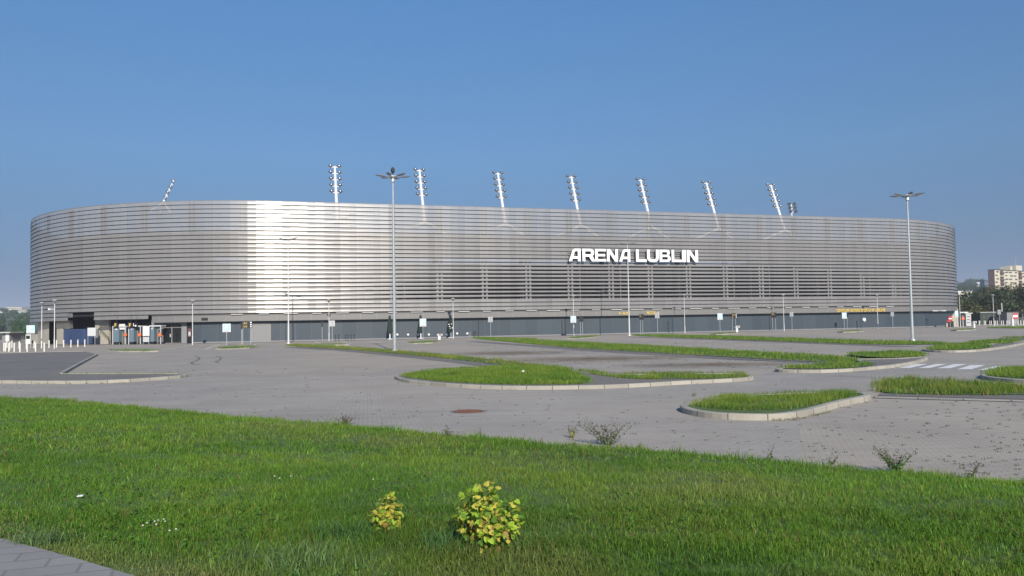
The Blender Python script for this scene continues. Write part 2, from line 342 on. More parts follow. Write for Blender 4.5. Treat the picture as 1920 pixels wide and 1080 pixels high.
def ring(prof, s0=None, s1=None, step=2.0, uvscale=1.0, vs=1.0, mb=None):
    mb = mb or MB(); s0 = SMIN if s0 is None else s0; s1 = SMAX if s1 is None else s1
    n = max(1, int(round((s1-s0)/step))); ss = [s0+(s1-s0)*i/n for i in range(n+1)]
    pts = [[pp(s, o, z) for o, z in prof] for s in ss]; acc = [0]
    for (o1, z1), (o2, z2) in zip(prof, prof[1:]): acc.append(acc[-1]+math.hypot(o2-o1, z2-z1))
    for i in range(n):
        for j in range(len(prof)-1):
            mb.poly([pts[i][j], pts[i+1][j], pts[i+1][j+1], pts[i][j+1]], [(ss[i]*uvscale, prof[j][1]*vs), (ss[i+1]*uvscale, prof[j][1]*vs), (ss[i+1]*uvscale, prof[j+1][1]*vs), (ss[i]*uvscale, prof[j+1][1]*vs)])
    return mb
ZT = 18.546; ZF = 3.72; NBAND = 26; PIT = (ZT-ZF)/NBAND; COLW = 1.08
sL = {p: s_at(p) for p in (70, 100, 125, 178, 205, 285, 358, 560, 700, 1000, 1480, 1760)}
def sstep(x, a, b): t = min(1, max(0, (x-a)/(b-a))); return t*t*(3-2*t)
def wgap(s):
    return sstep(s, s_at(520), s_at(1000))*(1-0.72*sstep(s, s_at(1450), s_at(1760)))
mb = MB(); nc = int((SMAX-SMIN)/COLW); cw = (SMAX-SMIN)/nc
WG = [wgap(SMIN+cw*i) for i in range(nc+1)]; PN = [path(SMIN+cw*i) for i in range(nc+1)]
RAIL = MB()
JIT = RNG.normal(0, 0.010, (nc+1, NBAND+2))
for k in range(NBAND+1):
    zt = ZT-k*PIT
    for i in range(nc):
        s = SMIN+cw*i; sm = s+cw/2
        if k >= NBAND and not (sL[70]-60 < sm < sL[285]): continue
        if k >= NBAND-1 and sL[125] < sm < sL[178]: continue
        seg = []
        for q in (i, i+1):
            w = WG[q]; t = min(1, max(0, (k-11)/10))**0.8 if k < 23 else 0
            tilt = R_(9+15*w*t)+JIT[i, k]*1.2; gap = 0.058+0.035*min(1, k/12)+0.21*w*t
            h = PIT-gap; ln = h/math.cos(tilt); P, n = PN[q]
            o1 = 0.0; o2 = math.sin(tilt)*ln
            prof = [(o1, zt-0.012), (o1+o2*0.30, zt-h*0.45), (o1+o2*0.9, zt-h+0.045), (o1+o2*0.9+0.035, zt-h+0.012), (o1+o2*0.9+0.02, zt-h)]
            seg.append([(P[0]+n[0]*o, P[1]+n[1]*o, z) for o, z in prof])
        A, B = seg; u0 = i
        if gap < 0.17 and k < NBAND:
            zb = zt-PIT; zh = min(gap, 0.11)+0.015
            for q, sgn in ((i, 0),):
                Pa, na_ = PN[i]; Pb, nb_ = PN[i+1]; o = 0.035
                RAIL.poly([(Pa[0]-na_[0]*o, Pa[1]-na_[1]*o, zb-0.01), (Pb[0]-nb_[0]*o, Pb[1]-nb_[1]*o, zb-0.01), (Pb[0]-nb_[0]*o, Pb[1]-nb_[1]*o, zb+zh), (Pa[0]-na_[0]*o, Pa[1]-na_[1]*o, zb+zh)])
        for j in range(4):
            mb.poly([A[j], B[j], B[j+1], A[j+1]], [(u0+.001, k+.1), (u0+.999, k+.1), (u0+.999, k+.9), (u0+.001, k+.9)])
mb.build('cladding', M['clad'], STAD)
RAIL.build('support_rails', M['darkframe'], STAD)
# posts behind the bands
mb = MB(); mb2 = MB(); bay = (s_at(1222)-s_at(1148)); s = s_at(1148)-bay*40
sr = s
posts = []
while sr < SMAX:
    if sr > SMIN: posts.append(sr)
    sr += bay
for s in posts:
    front = sL[178] < s < s_at(1770)
    for ds in (-0.3, 0.3):
        P, n = path(s+ds); t = (-n[1], n[0], 0)
        mb.box((P[0]-n[0]*0.14, P[1]-n[1]*0.14, (ZT-0.2+3.7)/2), 0.13, 0.09, (ZT-0.2-3.7)/2, t)
    P, n = path(s+1.55); t = (-n[1], n[0], 0)
    if front and (int(s) % 2): mb.box((P[0]-n[0]*0.14, P[1]-n[1]*0.14, 8.3), 0.05, 0.05, 3.4, t)
mb.build('cladding_posts', M['mullion'], STAD)
mb = MB()
for i in range(0, nc):
    P, n = PN[i]; t = (-n[1], n[0], 0)
    mb.box((P[0]-n[0]*0.05, P[1]-n[1]*0.05, (ZT+14.3)/2-0.1), 0.022, 0.03, (ZT-14.3)/2-0.1, t)
mb.build('bracket_rails', M['darkframe'], STAD)
ring([(-0.02, ZT-0.02), (0.03, ZT-0.02), (0.03, ZT+0.03), (-0.12, ZT+0.03), (-0.12, ZT-0.02)], step=1.08).build('top_rail', M['mullion'], STAD)
# fascia over the ground floor wall
ring([(-0.75, 3.66), (0.10, 3.66), (0.10, 3.60), (0.03, 3.58), (0.03, 2.86), (0.07, 2.84), (0.07, 2.76), (-0.75, 2.76)], sL[285], S1+L1+20, step=1.08, uvscale=1/2.16, vs=0.001).build('fascia', M['fascia'], STAD)
WOFF = -0.62
ring([(WOFF, 0.0), (WOFF, 2.9)], sL[358], S1+38, step=1.0).build('ground_floor_wall', M['wall'], STAD)
ring([(WOFF+0.03, 0.0), (WOFF+0.03, 0.16)], sL[358], S1+38, step=2.0).build('plinth', M['grey'], STAD)
# concourse: floor slab, back walls, upper stand back, slab edges
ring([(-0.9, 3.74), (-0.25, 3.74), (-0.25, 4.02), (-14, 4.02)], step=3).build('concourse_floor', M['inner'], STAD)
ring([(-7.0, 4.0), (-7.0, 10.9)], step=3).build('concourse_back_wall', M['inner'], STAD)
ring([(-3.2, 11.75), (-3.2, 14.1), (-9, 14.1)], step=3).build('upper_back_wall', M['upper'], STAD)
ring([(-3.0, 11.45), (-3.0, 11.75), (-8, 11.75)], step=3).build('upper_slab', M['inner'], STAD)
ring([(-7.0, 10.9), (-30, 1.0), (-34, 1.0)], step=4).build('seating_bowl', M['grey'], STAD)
ring([(-2.2, 14.25), (-2.2, 14.62), (-26, 15.6), (-26, 15.3), (-2.2, 14.25)], step=3).build('roof', M['roof'], STAD)
ring([(-2.0, 14.5), (-1.75, 14.62), (-1.75, 14.85), (-2.1, 14.85)], step=3).build('roof_gutter', M['white'], STAD)
# interior ground floor behind the open left end
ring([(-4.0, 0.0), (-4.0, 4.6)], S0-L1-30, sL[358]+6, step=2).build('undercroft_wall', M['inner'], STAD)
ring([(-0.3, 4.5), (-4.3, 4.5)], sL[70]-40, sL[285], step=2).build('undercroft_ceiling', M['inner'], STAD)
# raking columns inside
for s in posts[::2]:
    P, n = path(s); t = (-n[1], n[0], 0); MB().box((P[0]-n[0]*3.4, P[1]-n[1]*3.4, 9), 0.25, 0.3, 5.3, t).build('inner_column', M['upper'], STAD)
# thin white light battens along the top of the fascia
s = s_at(445); k = 0
while s < s_at(1690) and k < 60:
    L = random.uniform(0.55, 1.1); P, n = path(s); t = (-n[1], n[0], 0)
    b = MB().box((P[0]+n[0]*0.2, P[1]+n[1]*0.2, 3.67), L, 0.07, 0.035, t); b.build('light_batten', M['white'], STAD)
    s += 3.35; k += 1
# helper: panel standing on the path
def pbox(pxl, pxr, zb, zt, off, th, mbx=None):
    mbx = mbx or MB(); sa, sb = s_at(pxl, off), s_at(pxr, off)
    A = pp(sa, off, zb); B = pp(sb, off, zb); C = pp(sb, off-th, zb); D = pp(sa, off-th, zb)
    return mbx.hexa([A, B, C, D]+[(p[0], p[1], zt) for p in (A, B, C, D)])
def zpix(px, py, off): P, s = fp(px, off); return z_at(P, py)
def sp(name, m, pxl, pxr, yt, yb, off, th, par=None):
    pc = (pxl+pxr)/2; zt = zpix(pc, yt, off); zb = 0 if yb is None else zpix(pc, yb, off)
    b = pbox(pxl, pxr, zb, zt, off, th); return b.build(name, m, par or STAD)
# ground floor of the left end
ring([(-1.0, 0.0), (-1.0, 3.3)], S0-L1-40, s_at(92, -1.0), step=2).build('outer_wall', M['conc'], STAD)
sp('concrete_wall', M['conc'], 178, 204, 597, None, -2.0, 0.35)
sp('concrete_column', M['conc'], 106, 117, 604, None, -1.2, 0.9)
sp('concrete_beam', M['conc'], 105, 130, 601, 616, -1.15, 0.5)
sp('dark_partition', M['inner'], 92, 105, 600, None, -2.2, 0.3)
sp('grey_partition', M['grey'], 160, 184, 617, None, -1.9, 0.2)
d = sp('roller_shutter', M['shutter'], 470, 508, 608, None, WOFF+0.06, 0.05)
b = MB()
for k in range(9): P = 0.25+0.27*k; pbox(472, 506, P, P+0.03, WOFF+0.085, 0.02, b)
sub(b, 'slats', M['mullion'], d)
b = MB()
for x0, x1 in ((303, 306), (321, 323), (340, 344)): pbox(x0, x1, 0.0, 2.75, -1.0, 0.12, b)
pbox(303, 344, 2.6, 2.75, -1.0, 0.1, b); pbox(303, 344, 2.05, 2.15, -1.0, 0.1, b); pbox(303, 344, 0, 0.1, -1.0, 0.1, b)
d = b.build('entrance_door', M['mullion'], STAD)
sub(pbox(305, 341, 0.05, 2.7, -1.06, 0.03), 'glass_pane', M['glass'], d)
sub(pbox(318.5, 319.7, 0.85, 1.25, -0.93, 0.05), 'handle', M['white'], d)
sp('concrete_column', M['grey'], 284, 303, 600, None, -1.2, 0.6)
sp('concrete_column', M['grey'], 341, 350, 604, None, -0.9, 0.5)
sp('concrete_column', M['inner'], 351, 362, 604, None, -0.8, 0.3)
d = sp('notice_board', M['brick'], 352, 358.5, 616, 632, -0.74, 0.05)
sub(pbox(353.3, 357.2, 1.0, 1.5, -0.72, 0.01), 'white_field', M['lightgrey'], d)
# stair rail & steps left
b = MB()
for k in range(6): pbox(184+k*3, 190+k*3, 0, 1.35-0.2*k, -1.6, 0.25, b)
b.build('outer_stair', M['conc'], STAD)
b = MB(); P1 = fp(185, -1.3)[0]; P2 = fp(204, -1.3)[0]; b.tube((P1[0], P1[1], 2.2), (P2[0], P2[1], 0.9), 0.04); b.tube((P1[0], P1[1], 0), (P1[0], P1[1], 2.2), 0.04); b.tube((P2[0], P2[1], 0), (P2[0], P2[1], 0.9), 0.04)
b.build('stair_rail', M['darkframe'], STAD)
# dark joints in the blue wall and double doors
for x in (536, 603.5, 897, 1054, 1253, 1448, 1607): sp('door_joint', M['darkframe'], x-0.5, x+0.6, 606 if x < 700 else 601, None, WOFF+0.05, 0.04)
# small round white lamps along the wall
for x in (745, 765, 784, 804, 838, 857, 876):
    P, s = fp(x, WOFF+0.12); n = path(s)[1]; b = MB(); b.lathe((P[0], P[1], z_at(P, 627.5 if x < 850 else 625.5)), [(0.02, -0.08), (0.15, -0.06), (0.17, 0), (0.15, 0.05), (0.05, 0.08)], 10, (n[0], n[1], 0)); b.build('wall_lamp', M['white'], STAD)
P, s = fp(1620.5, WOFF+0.12); n = path(s)[1]; b = MB(); b.lathe((P[0], P[1], z_at(P, 599.5)), [(0.1, -0.08), (0.34, -0.04), (0.3, 0.1), (0.1, 0.14)], 12, (n[0], n[1], 0)); b.build('round_wall_lamp', M['white'], STAD)
# camera / floodlight under the fascia at the right
sp('wall_batten', M['white'], 1750, 1775, 582, 583.5, 0.15, 0.1)
# ---------------- lettering
def letter_mesh(polys, depth):
    cu = bpy.data.curves.new('tmp', 'CURVE'); cu.dimensions = '2D'; cu.fill_mode = 'BOTH'; cu.extrude = depth/2
    for pl in polys:
        s = cu.splines.new('POLY'); s.points.add(len(pl)-1); s.use_cyclic_u = True
        for p, q in zip(s.points, pl): p.co = (q[0], q[1], 0, 1)
    o = bpy.data.objects.new('tmp', cu); me = bpy.data.meshes.new_from_object(o); bpy.data.objects.remove(o); return me
def text_mesh(txt, size, depth, bold=0.0):
    cu = bpy.data.curves.new('tmp', 'FONT'); cu.body = txt; cu.size = size; cu.extrude = depth/2; cu.offset = bold; cu.align_x = 'LEFT'
    o = bpy.data.objects.new('tmp', cu); COL.objects.link(o); bpy.context.view_layer.update(); me = bpy.data.meshes.new_from_object(o.evaluated_get(bpy.context.evaluated_depsgraph_get()))
    COL.objects.unlink(o); bpy.data.objects.remove(o); return me
def place_mesh(me, name, m, origin, xdir, parent, scale=(1, 1), sidem=None, ydir=(0, 0, 1)):
    """flat letter mesh (x,y) -> world plane; parent origin removed"""
    xd = np.array(list(xdir)+[0])[:3]; yd = np.array(ydir, dtype=float); nd = np.cross(xd, yd); n = len(me.vertices); co = np.empty(n*3); me.vertices.foreach_get('co', co); co = co.reshape(-1, 3)
    W = np.array(origin)+co[:, :1]*scale[0]*xd+co[:, 1:2]*scale[1]*yd+co[:, 2:3]*nd
    base = np.array(OFF.get(parent.name, tuple(parent.location)) if parent.type == 'MESH' else parent.location)
    me.vertices.foreach_set('co', (W-base).ravel()); me.materials.clear(); me.materials.append(m)
    if sidem:
        me.materials.append(sidem); me.update()
        lp = [1 if abs(p.normal.x*nd[0]+p.normal.y*nd[1]+p.normal.z*nd[2]) < 0.5 else 0 for p in me.polygons]; me.polygons.foreach_set('material_index', lp)
    me.name = name; o = bpy.data.objects.new(name, me); COL.objects.link(o); o.parent = parent; OFF[o.name] = tuple(base); return o
def arc(cx, cy, rx, ry, a0, a1, n=8): return [(cx+rx*math.cos(R_(a0+(a1-a0)*i/n)), cy+ry*math.sin(R_(a0+(a1-a0)*i/n))) for i in range(n+1)]
T = 0.24
GL = {  # width, polys in a box of height 1
 'A': (1.0, [[(0, 0), (0.24, 0.62)]+arc(0.56, 0.68, 0.30, 0.32, 172, 90, 6)+[(1.0, 1), (1.0, 0), (0.76, 0), (0.76, 0.2), (0.34, 0.2), (0.27, 0)],
            [(0.41, 0.40), (0.76, 0.40), (0.76, 0.80), (0.62, 0.80)]+arc(0.62, 0.66, 0.14, 0.14, 90, 160, 4)]),
 'R': (1.05, [[(0, 0), (0, 1), (0.68, 1)]+arc(0.68, 0.69, 0.31, 0.31, 90, -55, 8)+[(1.08, 0), (0.80, 0), (0.55, 0.37), (T, 0.37), (T, 0)],
             [(T, 0.56), (0.62, 0.56)]+arc(0.62, 0.68, 0.12, 0.12, -90, 90, 6)+[(T, 0.80)]]),
 'E': (1.0, [[(0, 0), (0, 1), (0.95, 1), (0.95, 0.81), (T, 0.81), (T, 0.60), (0.88, 0.60), (0.88, 0.41), (T, 0.41), (T, 0.19), (0.97, 0.19), (0.97, 0)]]),
 'N': (1.0, [[(0, 0), (0, 1), (0.30, 1), (0.76, 0.36), (0.76, 1), (1, 1), (1, 0), (0.72, 0), (T, 0.66), (T, 0)]]),
 'L': (0.95, [[(0, 0), (0, 1), (T, 1), (T, 0.2), (0.95, 0.2), (0.95, 0)]]),
 'U': (1.0, [[(0, 1), (0, 0.36)]+arc(0.38, 0.36, 0.38, 0.38, 180, 270, 6)+arc(0.62, 0.36, 0.38, 0.38, 270, 360, 6)+[(1, 1), (0.76, 1), (0.76, 0.38)]+arc(0.60, 0.38, 0.16, 0.18, 0, -90, 5)+arc(0.40, 0.38, 0.16, 0.18, 270, 180, 5)+[(T, 1)]]),
 'B': (1.0, [[(0, 0), (0, 1), (0.62, 1)]+arc(0.68, 0.76, 0.24, 0.24, 90, -50, 6)+arc(0.70, 0.28, 0.29, 0.28, 60, -90, 8),
             [(T, 0.59), (0.60, 0.59)]+arc(0.60, 0.70, 0.10, 0.11, -90, 90, 6)+[(T, 0.81)],
             [(T, 0.19), (0.64, 0.19)]+arc(0.64, 0.30, 0.11, 0.11, -90, 90, 6)+[(T, 0.41)]]),
 'I': (T, [[(0, 0), (0, 1), (T, 1), (T, 0)]])}
LOFF = 0.62
def lx(c): return s_line(1000+c/5.333, 480, LOFF)
zlb = []
for x, y in ((1068, 490.3), (1300, 491)):
    P, _ = fp(x, LOFF); zlb.append(z_at(P, y))
P, _ = fp(1180, LOFF); ZB = z_at(P, 490.7); ZH = z_at(P, 467.6)-ZB
sign = MB()
for z in (ZB+0.3, ZB+ZH-0.4):
    A = pp(lx(355), LOFF-0.2, z); B = pp(lx(1635), LOFF-0.2, z); sign.tube(A, B, 0.05)
for k in range(12):
    s = lx(370)+(lx(1620)-lx(370))*k/11; sign.tube(pp(s, LOFF-0.2, ZB+0.9), pp(s, -0.1, ZB+0.9), 0.04)
sign = sign.build('wordmark_sign', M['darkframe'], STAD)
for ch, x0, x1 in (('A', 350, 470), ('R', 487, 612), ('E', 614, 728), ('N', 732, 842), ('A', 852, 965), ('L', 1022, 1128), ('U', 1133, 1250), ('B', 1257, 1370), ('L', 1378, 1478), ('I', 1482, 1522), ('N', 1530, 1642)):
    wd, pl = GL[ch]; sa = lx(x0); sb = lx(x1); me = letter_mesh(pl, 0.30); O = pp(sa, LOFF, ZB)
    place_mesh(me, 'letter', M['letters'], O, AV, sign, ((sb-sa)/wd, ZH), M['lettside'])
def fascia_text(txt, x0, x1, yb, h, name='fascia_lettering'):
    me = text_mesh(txt, 1.0, 0.04, 0.022); co = [v.co for v in me.vertices]; w0 = min(c.x for c in co); w1 = max(c.x for c in co); y0 = min(c.y for c in co); y1 = max(c.y for c in co)
    for v in me.vertices: v.co.x -= w0; v.co.y -= y0
    sa, sb = s_line(x0, 590, 0.1), s_line(x1, 590, 0.1); z = zpix((x0+x1)/2, yb, 0.1)
    return place_mesh(me, name, M['yellow'], pp(sa, 0.1, z), AV, STAD, ((sb-sa)/(w1-w0), h/(y1-y0)))
fascia_text('\u2190 IHG' if False else 'IHG', 1168, 1180, 590.2, 0.42)
fascia_text('BCDE', 1213, 1229, 589.2, 0.42)
fascia_text('CENTRUM HISTORII SPORTU W LUBLINIE', 1568.5, 1660, 584.6, 0.5)
def arrow(x0, x1, y, right):
    P = [(0, .5), (.38, .95), (.5, .82), (.32, .6), (1, .6), (1, .4), (.32, .4), (.5, .18), (.38, .05)]
    if right: P = [(1-a, b) for a, b in P][::-1]
    me = letter_mesh([P], 0.04); sa, sb = s_line(x0, 590, 0.1), s_line(x1, 590, 0.1)
    place_mesh(me, 'fascia_arrow', M['yellow'], pp(sa, 0.1, zpix(x0, y, 0.1)), AV, STAD, (sb-sa, 0.42))
arrow(1160, 1166, 590.3, False); arrow(1230, 1236, 589, True)
sp('small_black_sign', M['black'], 377.5, 389.5, 596, 600.5, 0.12, 0.06)

# ------------------------------------------------------------------ floodlight masts
def mast(px_foot, py_foot, px_top, py_top, label, group, off=-6.5, side=None, rows=5, yfoot=None, depth=None):
    s = s_at(px_foot, off, 400)
    # column at the roof line rather than at the ground
    for _ in range(12):
        P = pp(s, off, 18); s += (px_foot-pix(P)[0])*0.07
    P, n = path(s); P = np.array(pp(s, off, 0)); zf = z_at(P, py_foot)
    inn = np.array([-n[0], -n[1], 0]); t = np.array([-n[1], n[0], 0])
    if side: P = gd(px_foot, side); P = P+np.array([(px_foot-pix((P[0], P[1], 18))[0])/F_PX*side, 0, 0]); zf = z_at(P, py_foot); inn = np.array([AV[0], AV[1], 0]); t = np.array([NV[0], NV[1], 0])
    # top: along the inward-leaning line
    best = None
    for z in np.arange(zf+2, zf+14, 0.1):
        for ln in (0.42,):
            Tp = P+inn*(z-zf)*ln+np.array([0, 0, z]); x, y = pix(Tp)
            e = abs(y-py_top)
            if best is None or e < best[0]: best = (e, Tp)
    Tp = best[1]; Fp = np.array([P[0], P[1], zf]); ax = (Tp-Fp); L = np.linalg.norm(ax); ax /= L
    zr = 14.75 if not side else zf-2.6; Bp = Fp-ax*((zf-zr-2.1)/ax[2])
    th = thing('floodlight_mast', (Bp[0], Bp[1], zr), label, 'floodlight', group)
    MB().tube(Bp, Tp, 0.26, 0.16, 10).build('mast_pole', M['white'], th)
    b = MB()
    for sg in (-1, 1):
        for dn in (-1.5, 1.5):
            e = Bp+t*sg*4.6+inn*dn; e[2] = zr; b.tube(Bp, e, 0.20, 0.16, 6)
    b.tube(Bp-t*4.6+np.array([0, 0, zr-Bp[2]]), Bp+t*4.6+np.array([0, 0, zr-Bp[2]]), 0.11, 0.11, 6)
    b.build('truss_legs', M['white'], th)
    fd = np.cross(t, ax)
    if fd @ inn < 0: fd = -fd
    H = 5.1
    for k in range(rows):
        c = Tp-ax*(0.15+k*H/ (5-0.4)*0.98)
        br = MB().box(c, 0.84, 0.05, 0.06, t, ax).build('crossbar', M['white'], th)
        for sg in (-1, 1):
            q = c+t*sg*0.62+ax*0.26
            lp = MB(); lp.lathe(q-fd*0.12, [(0.10, -0.18), (0.21, -0.10), (0.28, 0.05), (0.30, 0.18)], 12, tuple(fd*0.9-np.array([0, 0, 0.45])))
            lp.tube(q-fd*0.1, c+t*sg*0.62, 0.03)
            sub(lp, 'lamp', M['mastlamp'], br)
    return th
M['mastlamp'] = mat('floodlight_casing', (0.16, 0.18, 0.21), 0.35, 0.6, noise=0.2)
ml = [('over the dark parasols, left end of the front row', 631, 378, 624, 312), ('just right of the tall parking lot lamp', 793, 384, 784, 319), ('third in the front row, left of the white letters', 943, 388, 933, 325), ('above the first white letter A', 1083, 393, 1071, 332), ('above the letters U and B', 1215, 397, 1203, 337), ('right of the last white letter N, above plain bands', 1340, 400, 1326, 343), ('right end of the front row, next to the distant floodlight', 1463, 404, 1443, 347)]
for lab, a, b_, c, d_ in ml: mast(a, b_, c, d_, 'leaning white floodlight mast '+lab, 'leaning floodlight masts above the stadium')
mast(309, 375, 325, 341, 'floodlight mast seen from the side, leaning right over the stadium left end', 'leaning floodlight masts above the stadium', side=140)
# far floodlight on the opposite roof (right of the last mast)
Pf = at_depth(1488, 402, 215.0); th = thing('floodlight_mast', (Pf[0], Pf[1], 15.5), 'distant grey floodlight with three pairs of lamps behind the stadium right part', 'floodlight', 'leaning floodlight masts above the stadium')
tp = at_depth(1483, 383, 214.0); MB().tube((Pf[0], Pf[1], 15.5), tp, 0.25, 0.2, 8).build('mast_pole', M['white'], th)
for k in range(3):
    c = np.array(at_depth(1483.5+1.3*k, 384+k*6.8, 214.0)); br = MB().box(c, 1.1, 0.08, 0.1, (1, 0, 0)).build('crossbar', M['white'], th)
    for sg in (-1, 1): sub(MB().lathe(c+np.array([sg*0.7, -0.2, 0.2]), [(0.2, -0.2), (0.45, 0), (0.5, 0.25)], 10, (0.2, -1, -0.4)), 'lamp', M['mastlamp'], br)

# ------------------------------------------------------------------ lamps in the lot
def ring_lamp(px, py, ytop, label, vertical=False):
    P = g(px, py); h = z_at(P, ytop); th = thing('lot_lamp', P, label, 'street lamp', 'tall lamps in the parking lot')
    b = MB(); b.tube(P, (P[0], P[1], 1.0), 0.13, 0.125, 12); b.tube((P[0], P[1], 1.0), (P[0], P[1], h), 0.12, 0.055, 12); b.tube(P, (P[0], P[1], 0.12), 0.26, 0.24, 12); b.build('pole', M['galv'], th)
    hb = MB(); hb.lathe((P[0], P[1], h-0.25), [(0.10, 0), (0.16, 0.05), (0.13, 0.3), (0.3, 0.42), (0.3, 0.5), (0.08, 0.55)], 12); hub = hb.build('hub', M['galv'], th)
    for k in range(6):
        a = 2*PI*k/6+0.35; dx, dy = math.cos(a), math.sin(a); b = MB()
        b.tube((P[0]+dx*0.1, P[1]+dy*0.1, h+0.05), (P[0]+dx*0.55, P[1]+dy*0.55, h+0.22), 0.035, 0.03, 6)
        b.ell((P[0]+dx*0.95, P[1]+dy*0.95, h+0.24), 0.42, 0.17, 0.075, (dx, dy, 0.12)); b.build('lamp_head', M['lamphead'], th, smooth=True)
    if vertical:
        b = MB(); b.tube((P[0], P[1], h+0.25), (P[0], P[1], h+0.6), 0.03); b.ell((P[0], P[1], h+0.68), 0.1, 0.16, 0.26, (0, 1, 0)); b.build('top_lamp', M['black'], th)
M['lamphead'] = mat('lamp_housing', (0.23, 0.24, 0.25), 0.4, 0.3, noise=0.2)
ring_lamp(740, 659, 336, 'tallest lot lamp, thick grey pole rising before the parasols with a ring of lamp heads', True)
ring_lamp(1711, 639, 371, 'tall grey lot lamp on the grass strip near the stadium right end')
def arm_lamp(px, D, ytop, label):
    r = ray(px, 640); P = np.array([r[0]/r[1]*D, D, 0]); h = z_at(P, ytop); th = thing('lot_lamp', P, label, 'street lamp', 'tall lamps in the parking lot')
    b = MB(); b.tube(P, (P[0], P[1], 2.3), 0.11, 0.10, 10); b.tube((P[0], P[1], 2.3), (P[0], P[1], h), 0.08, 0.04, 10); b.tube(P, (P[0], P[1], 0.1), 0.22, 0.2, 10); b.build('pole', M['lightpole'], th)
    b = MB(); b.tube((P[0]-0.75, P[1], h+0.1), (P[0]+0.75, P[1], h+0.1), 0.035, 0.035, 6); b.tube((P[0], P[1], h-0.1), (P[0], P[1], h+0.12), 0.06); b.build('arm', M['lamphead'], th)
    for sg in (-1, 1): MB().ell((P[0]+sg*0.82, P[1], h+0.13), 0.34, 0.14, 0.07, (1, 0, sg*0.25)).build('lamp_head', M['lamphead'], th, smooth=True)
M['lightpole'] = mat('pale_pole', (0.62, 0.62, 0.6), 0.5, 0.2, noise=0.15, scale=2)
arm_lamp(541, 94.0, 449, 'slim pale lot lamp with two short arms left of the parasols')
arm_lamp(1180.5, 108.0, 458, 'slim pale lot lamp with two short arms standing before the big white letters')
def street_lamp(px, ytop, label, P=None, box=False):
    if P is None: P, _ = fp(px, 3.6)
    h = z_at(P, ytop); th = thing('street_lamp', P, label, 'street lamp', 'small lamps along the stadium front')
    b = MB(); b.tube((P[0], P[1], 0), (P[0], P[1], 1.0), 0.075, 0.075, 8); b.tube((P[0], P[1], 1.0), (P[0], P[1], h-0.4), 0.055, 0.038, 8); b.build('pole', M['lightpole'], th)
    hd = MB().lathe((P[0], P[1], h-0.42), [(0.05, 0), (0.09, 0.05), (0.2, 0.3), (0.22, 0.34)], 12).build('lamp_head', M['lamphead'], th)
    sub(MB().lathe((P[0], P[1], h-0.07), [(0.24, 0), (0.26, 0.02), (0.18, 0.07)], 12), 'cap', M['white'], hd)
    if box:
        b = MB(); b.tube((P[0], P[1], h-1.05), (P[0]-0.3, P[1]-0.1, h-1.05), 0.03); b.box((P[0]-0.38, P[1]-0.2, h-1.03), 0.12, 0.2, 0.1, (1, 0, 0)); b.build('camera', M['white'], th)
street_lamp(79, 567, 'left lamp of the close pair before the pale concrete wall', gd(78, 95.0))
street_lamp(103, 562, 'lamp with a small white camera box, right one of the close pair', gd(102, 88.0), True)
street_lamp(361, 562.5, 'lamp between the glass doors and the blue parking sign', gd(361, 95.0))
street_lamp(617, 561.5, 'lamp just left of a square grey sign, far left of the parasols')
street_lamp(850, 559, 'lamp directly right of the rightmost parasol')
street_lamp(1076, 554, 'lamp directly behind the parking sign below the first white letters')
street_lamp(1284, 552, 'lamp right of the fascia letters BCDE, left of the next parking sign')
street_lamp(1470, 552, 'lamp between a black sign and a square grey sign')
street_lamp(1646, 552, 'lamp crossing the long yellow fascia lettering')
street_lamp(1801, 552, 'lamp at the right edge of the stadium beside the no entry sign', g(1801, 613.5))
street_lamp(1864, 552.5, 'lamp standing before the dark trees above the right bollards', g(1864, 612.0))

# ------------------------------------------------------------------ signs
def board_dir(P):  # faces the camera roughly, set square to the stadium front
    return np.array([AV[0], AV[1], 0]), np.array([NV[0], NV[1], 0])
def parking_sign(px, yt, yb, label, off=7.0, P=None, wd=0.42):
    if P is None: P, _ = fp(px, off)
    z1, z0 = z_at(P, yt), z_at(P, yb); A, n = board_dir(P); th = thing('parking_sign', P, label, 'sign', 'light blue parking signs')
    MB().tube((P[0], P[1], 0), (P[0], P[1], z1-0.1), 0.035, 0.035, 8).build('post', M['galv'], th)
    c = np.array([P[0], P[1], (z0+z1)/2])+n*0.06; hh = (z1-z0)/2
    bd = MB().box(c, wd, 0.02, hh, A).build('board', M['white'], th)
    sub(MB().box(c+n*0.024+np.array([0, 0, hh*0.22]), wd*0.86, 0.004, hh*0.68, A), 'blue_field', M['cyan'], bd)
    me = text_mesh('P', 1.0, 0.006, 0.05); s_ = hh*1.35; o = c+n*0.036+np.array([0, 0, -hh*0.22])-A*s_*0.30
    place_mesh(me, 'letter', M['letters'], o, A[:2], bd, (s_, s_))
    b = MB()
    for k in range(2): b.box(c+n*0.024+np.array([0, 0, -hh*(0.66+0.16*k)]), wd*0.7, 0.003, hh*0.035, A)
    sub(b, 'text_line', M['grey'], bd)
parking_sign(425, 607, 622.5, 'light blue parking sign on the grass patch left of the grey shutter', P=gd(425, 88.0))
parking_sign(793, 597.5, 612, 'light blue parking sign before the middle parasol')
parking_sign(1075, 592.5, 605, 'light blue parking sign on a lamp spot below the white letters', off=4.2)
parking_sign(1350, 587.5, 599.5, 'light blue parking sign left of the white ticket machine by the black sign')
parking_sign(1583, 586, 597.5, 'light blue parking sign under the left end of the yellow lettering')
parking_sign(57.5, 610, 625, 'light blue parking sign at the left corner of the stadium', P=gd(57.5, 92.0))
parking_sign(1794, 583, 595, 'light blue parking sign at the stadium right corner beside the no entry sign', P=g(1794, 613.2), wd=0.35)
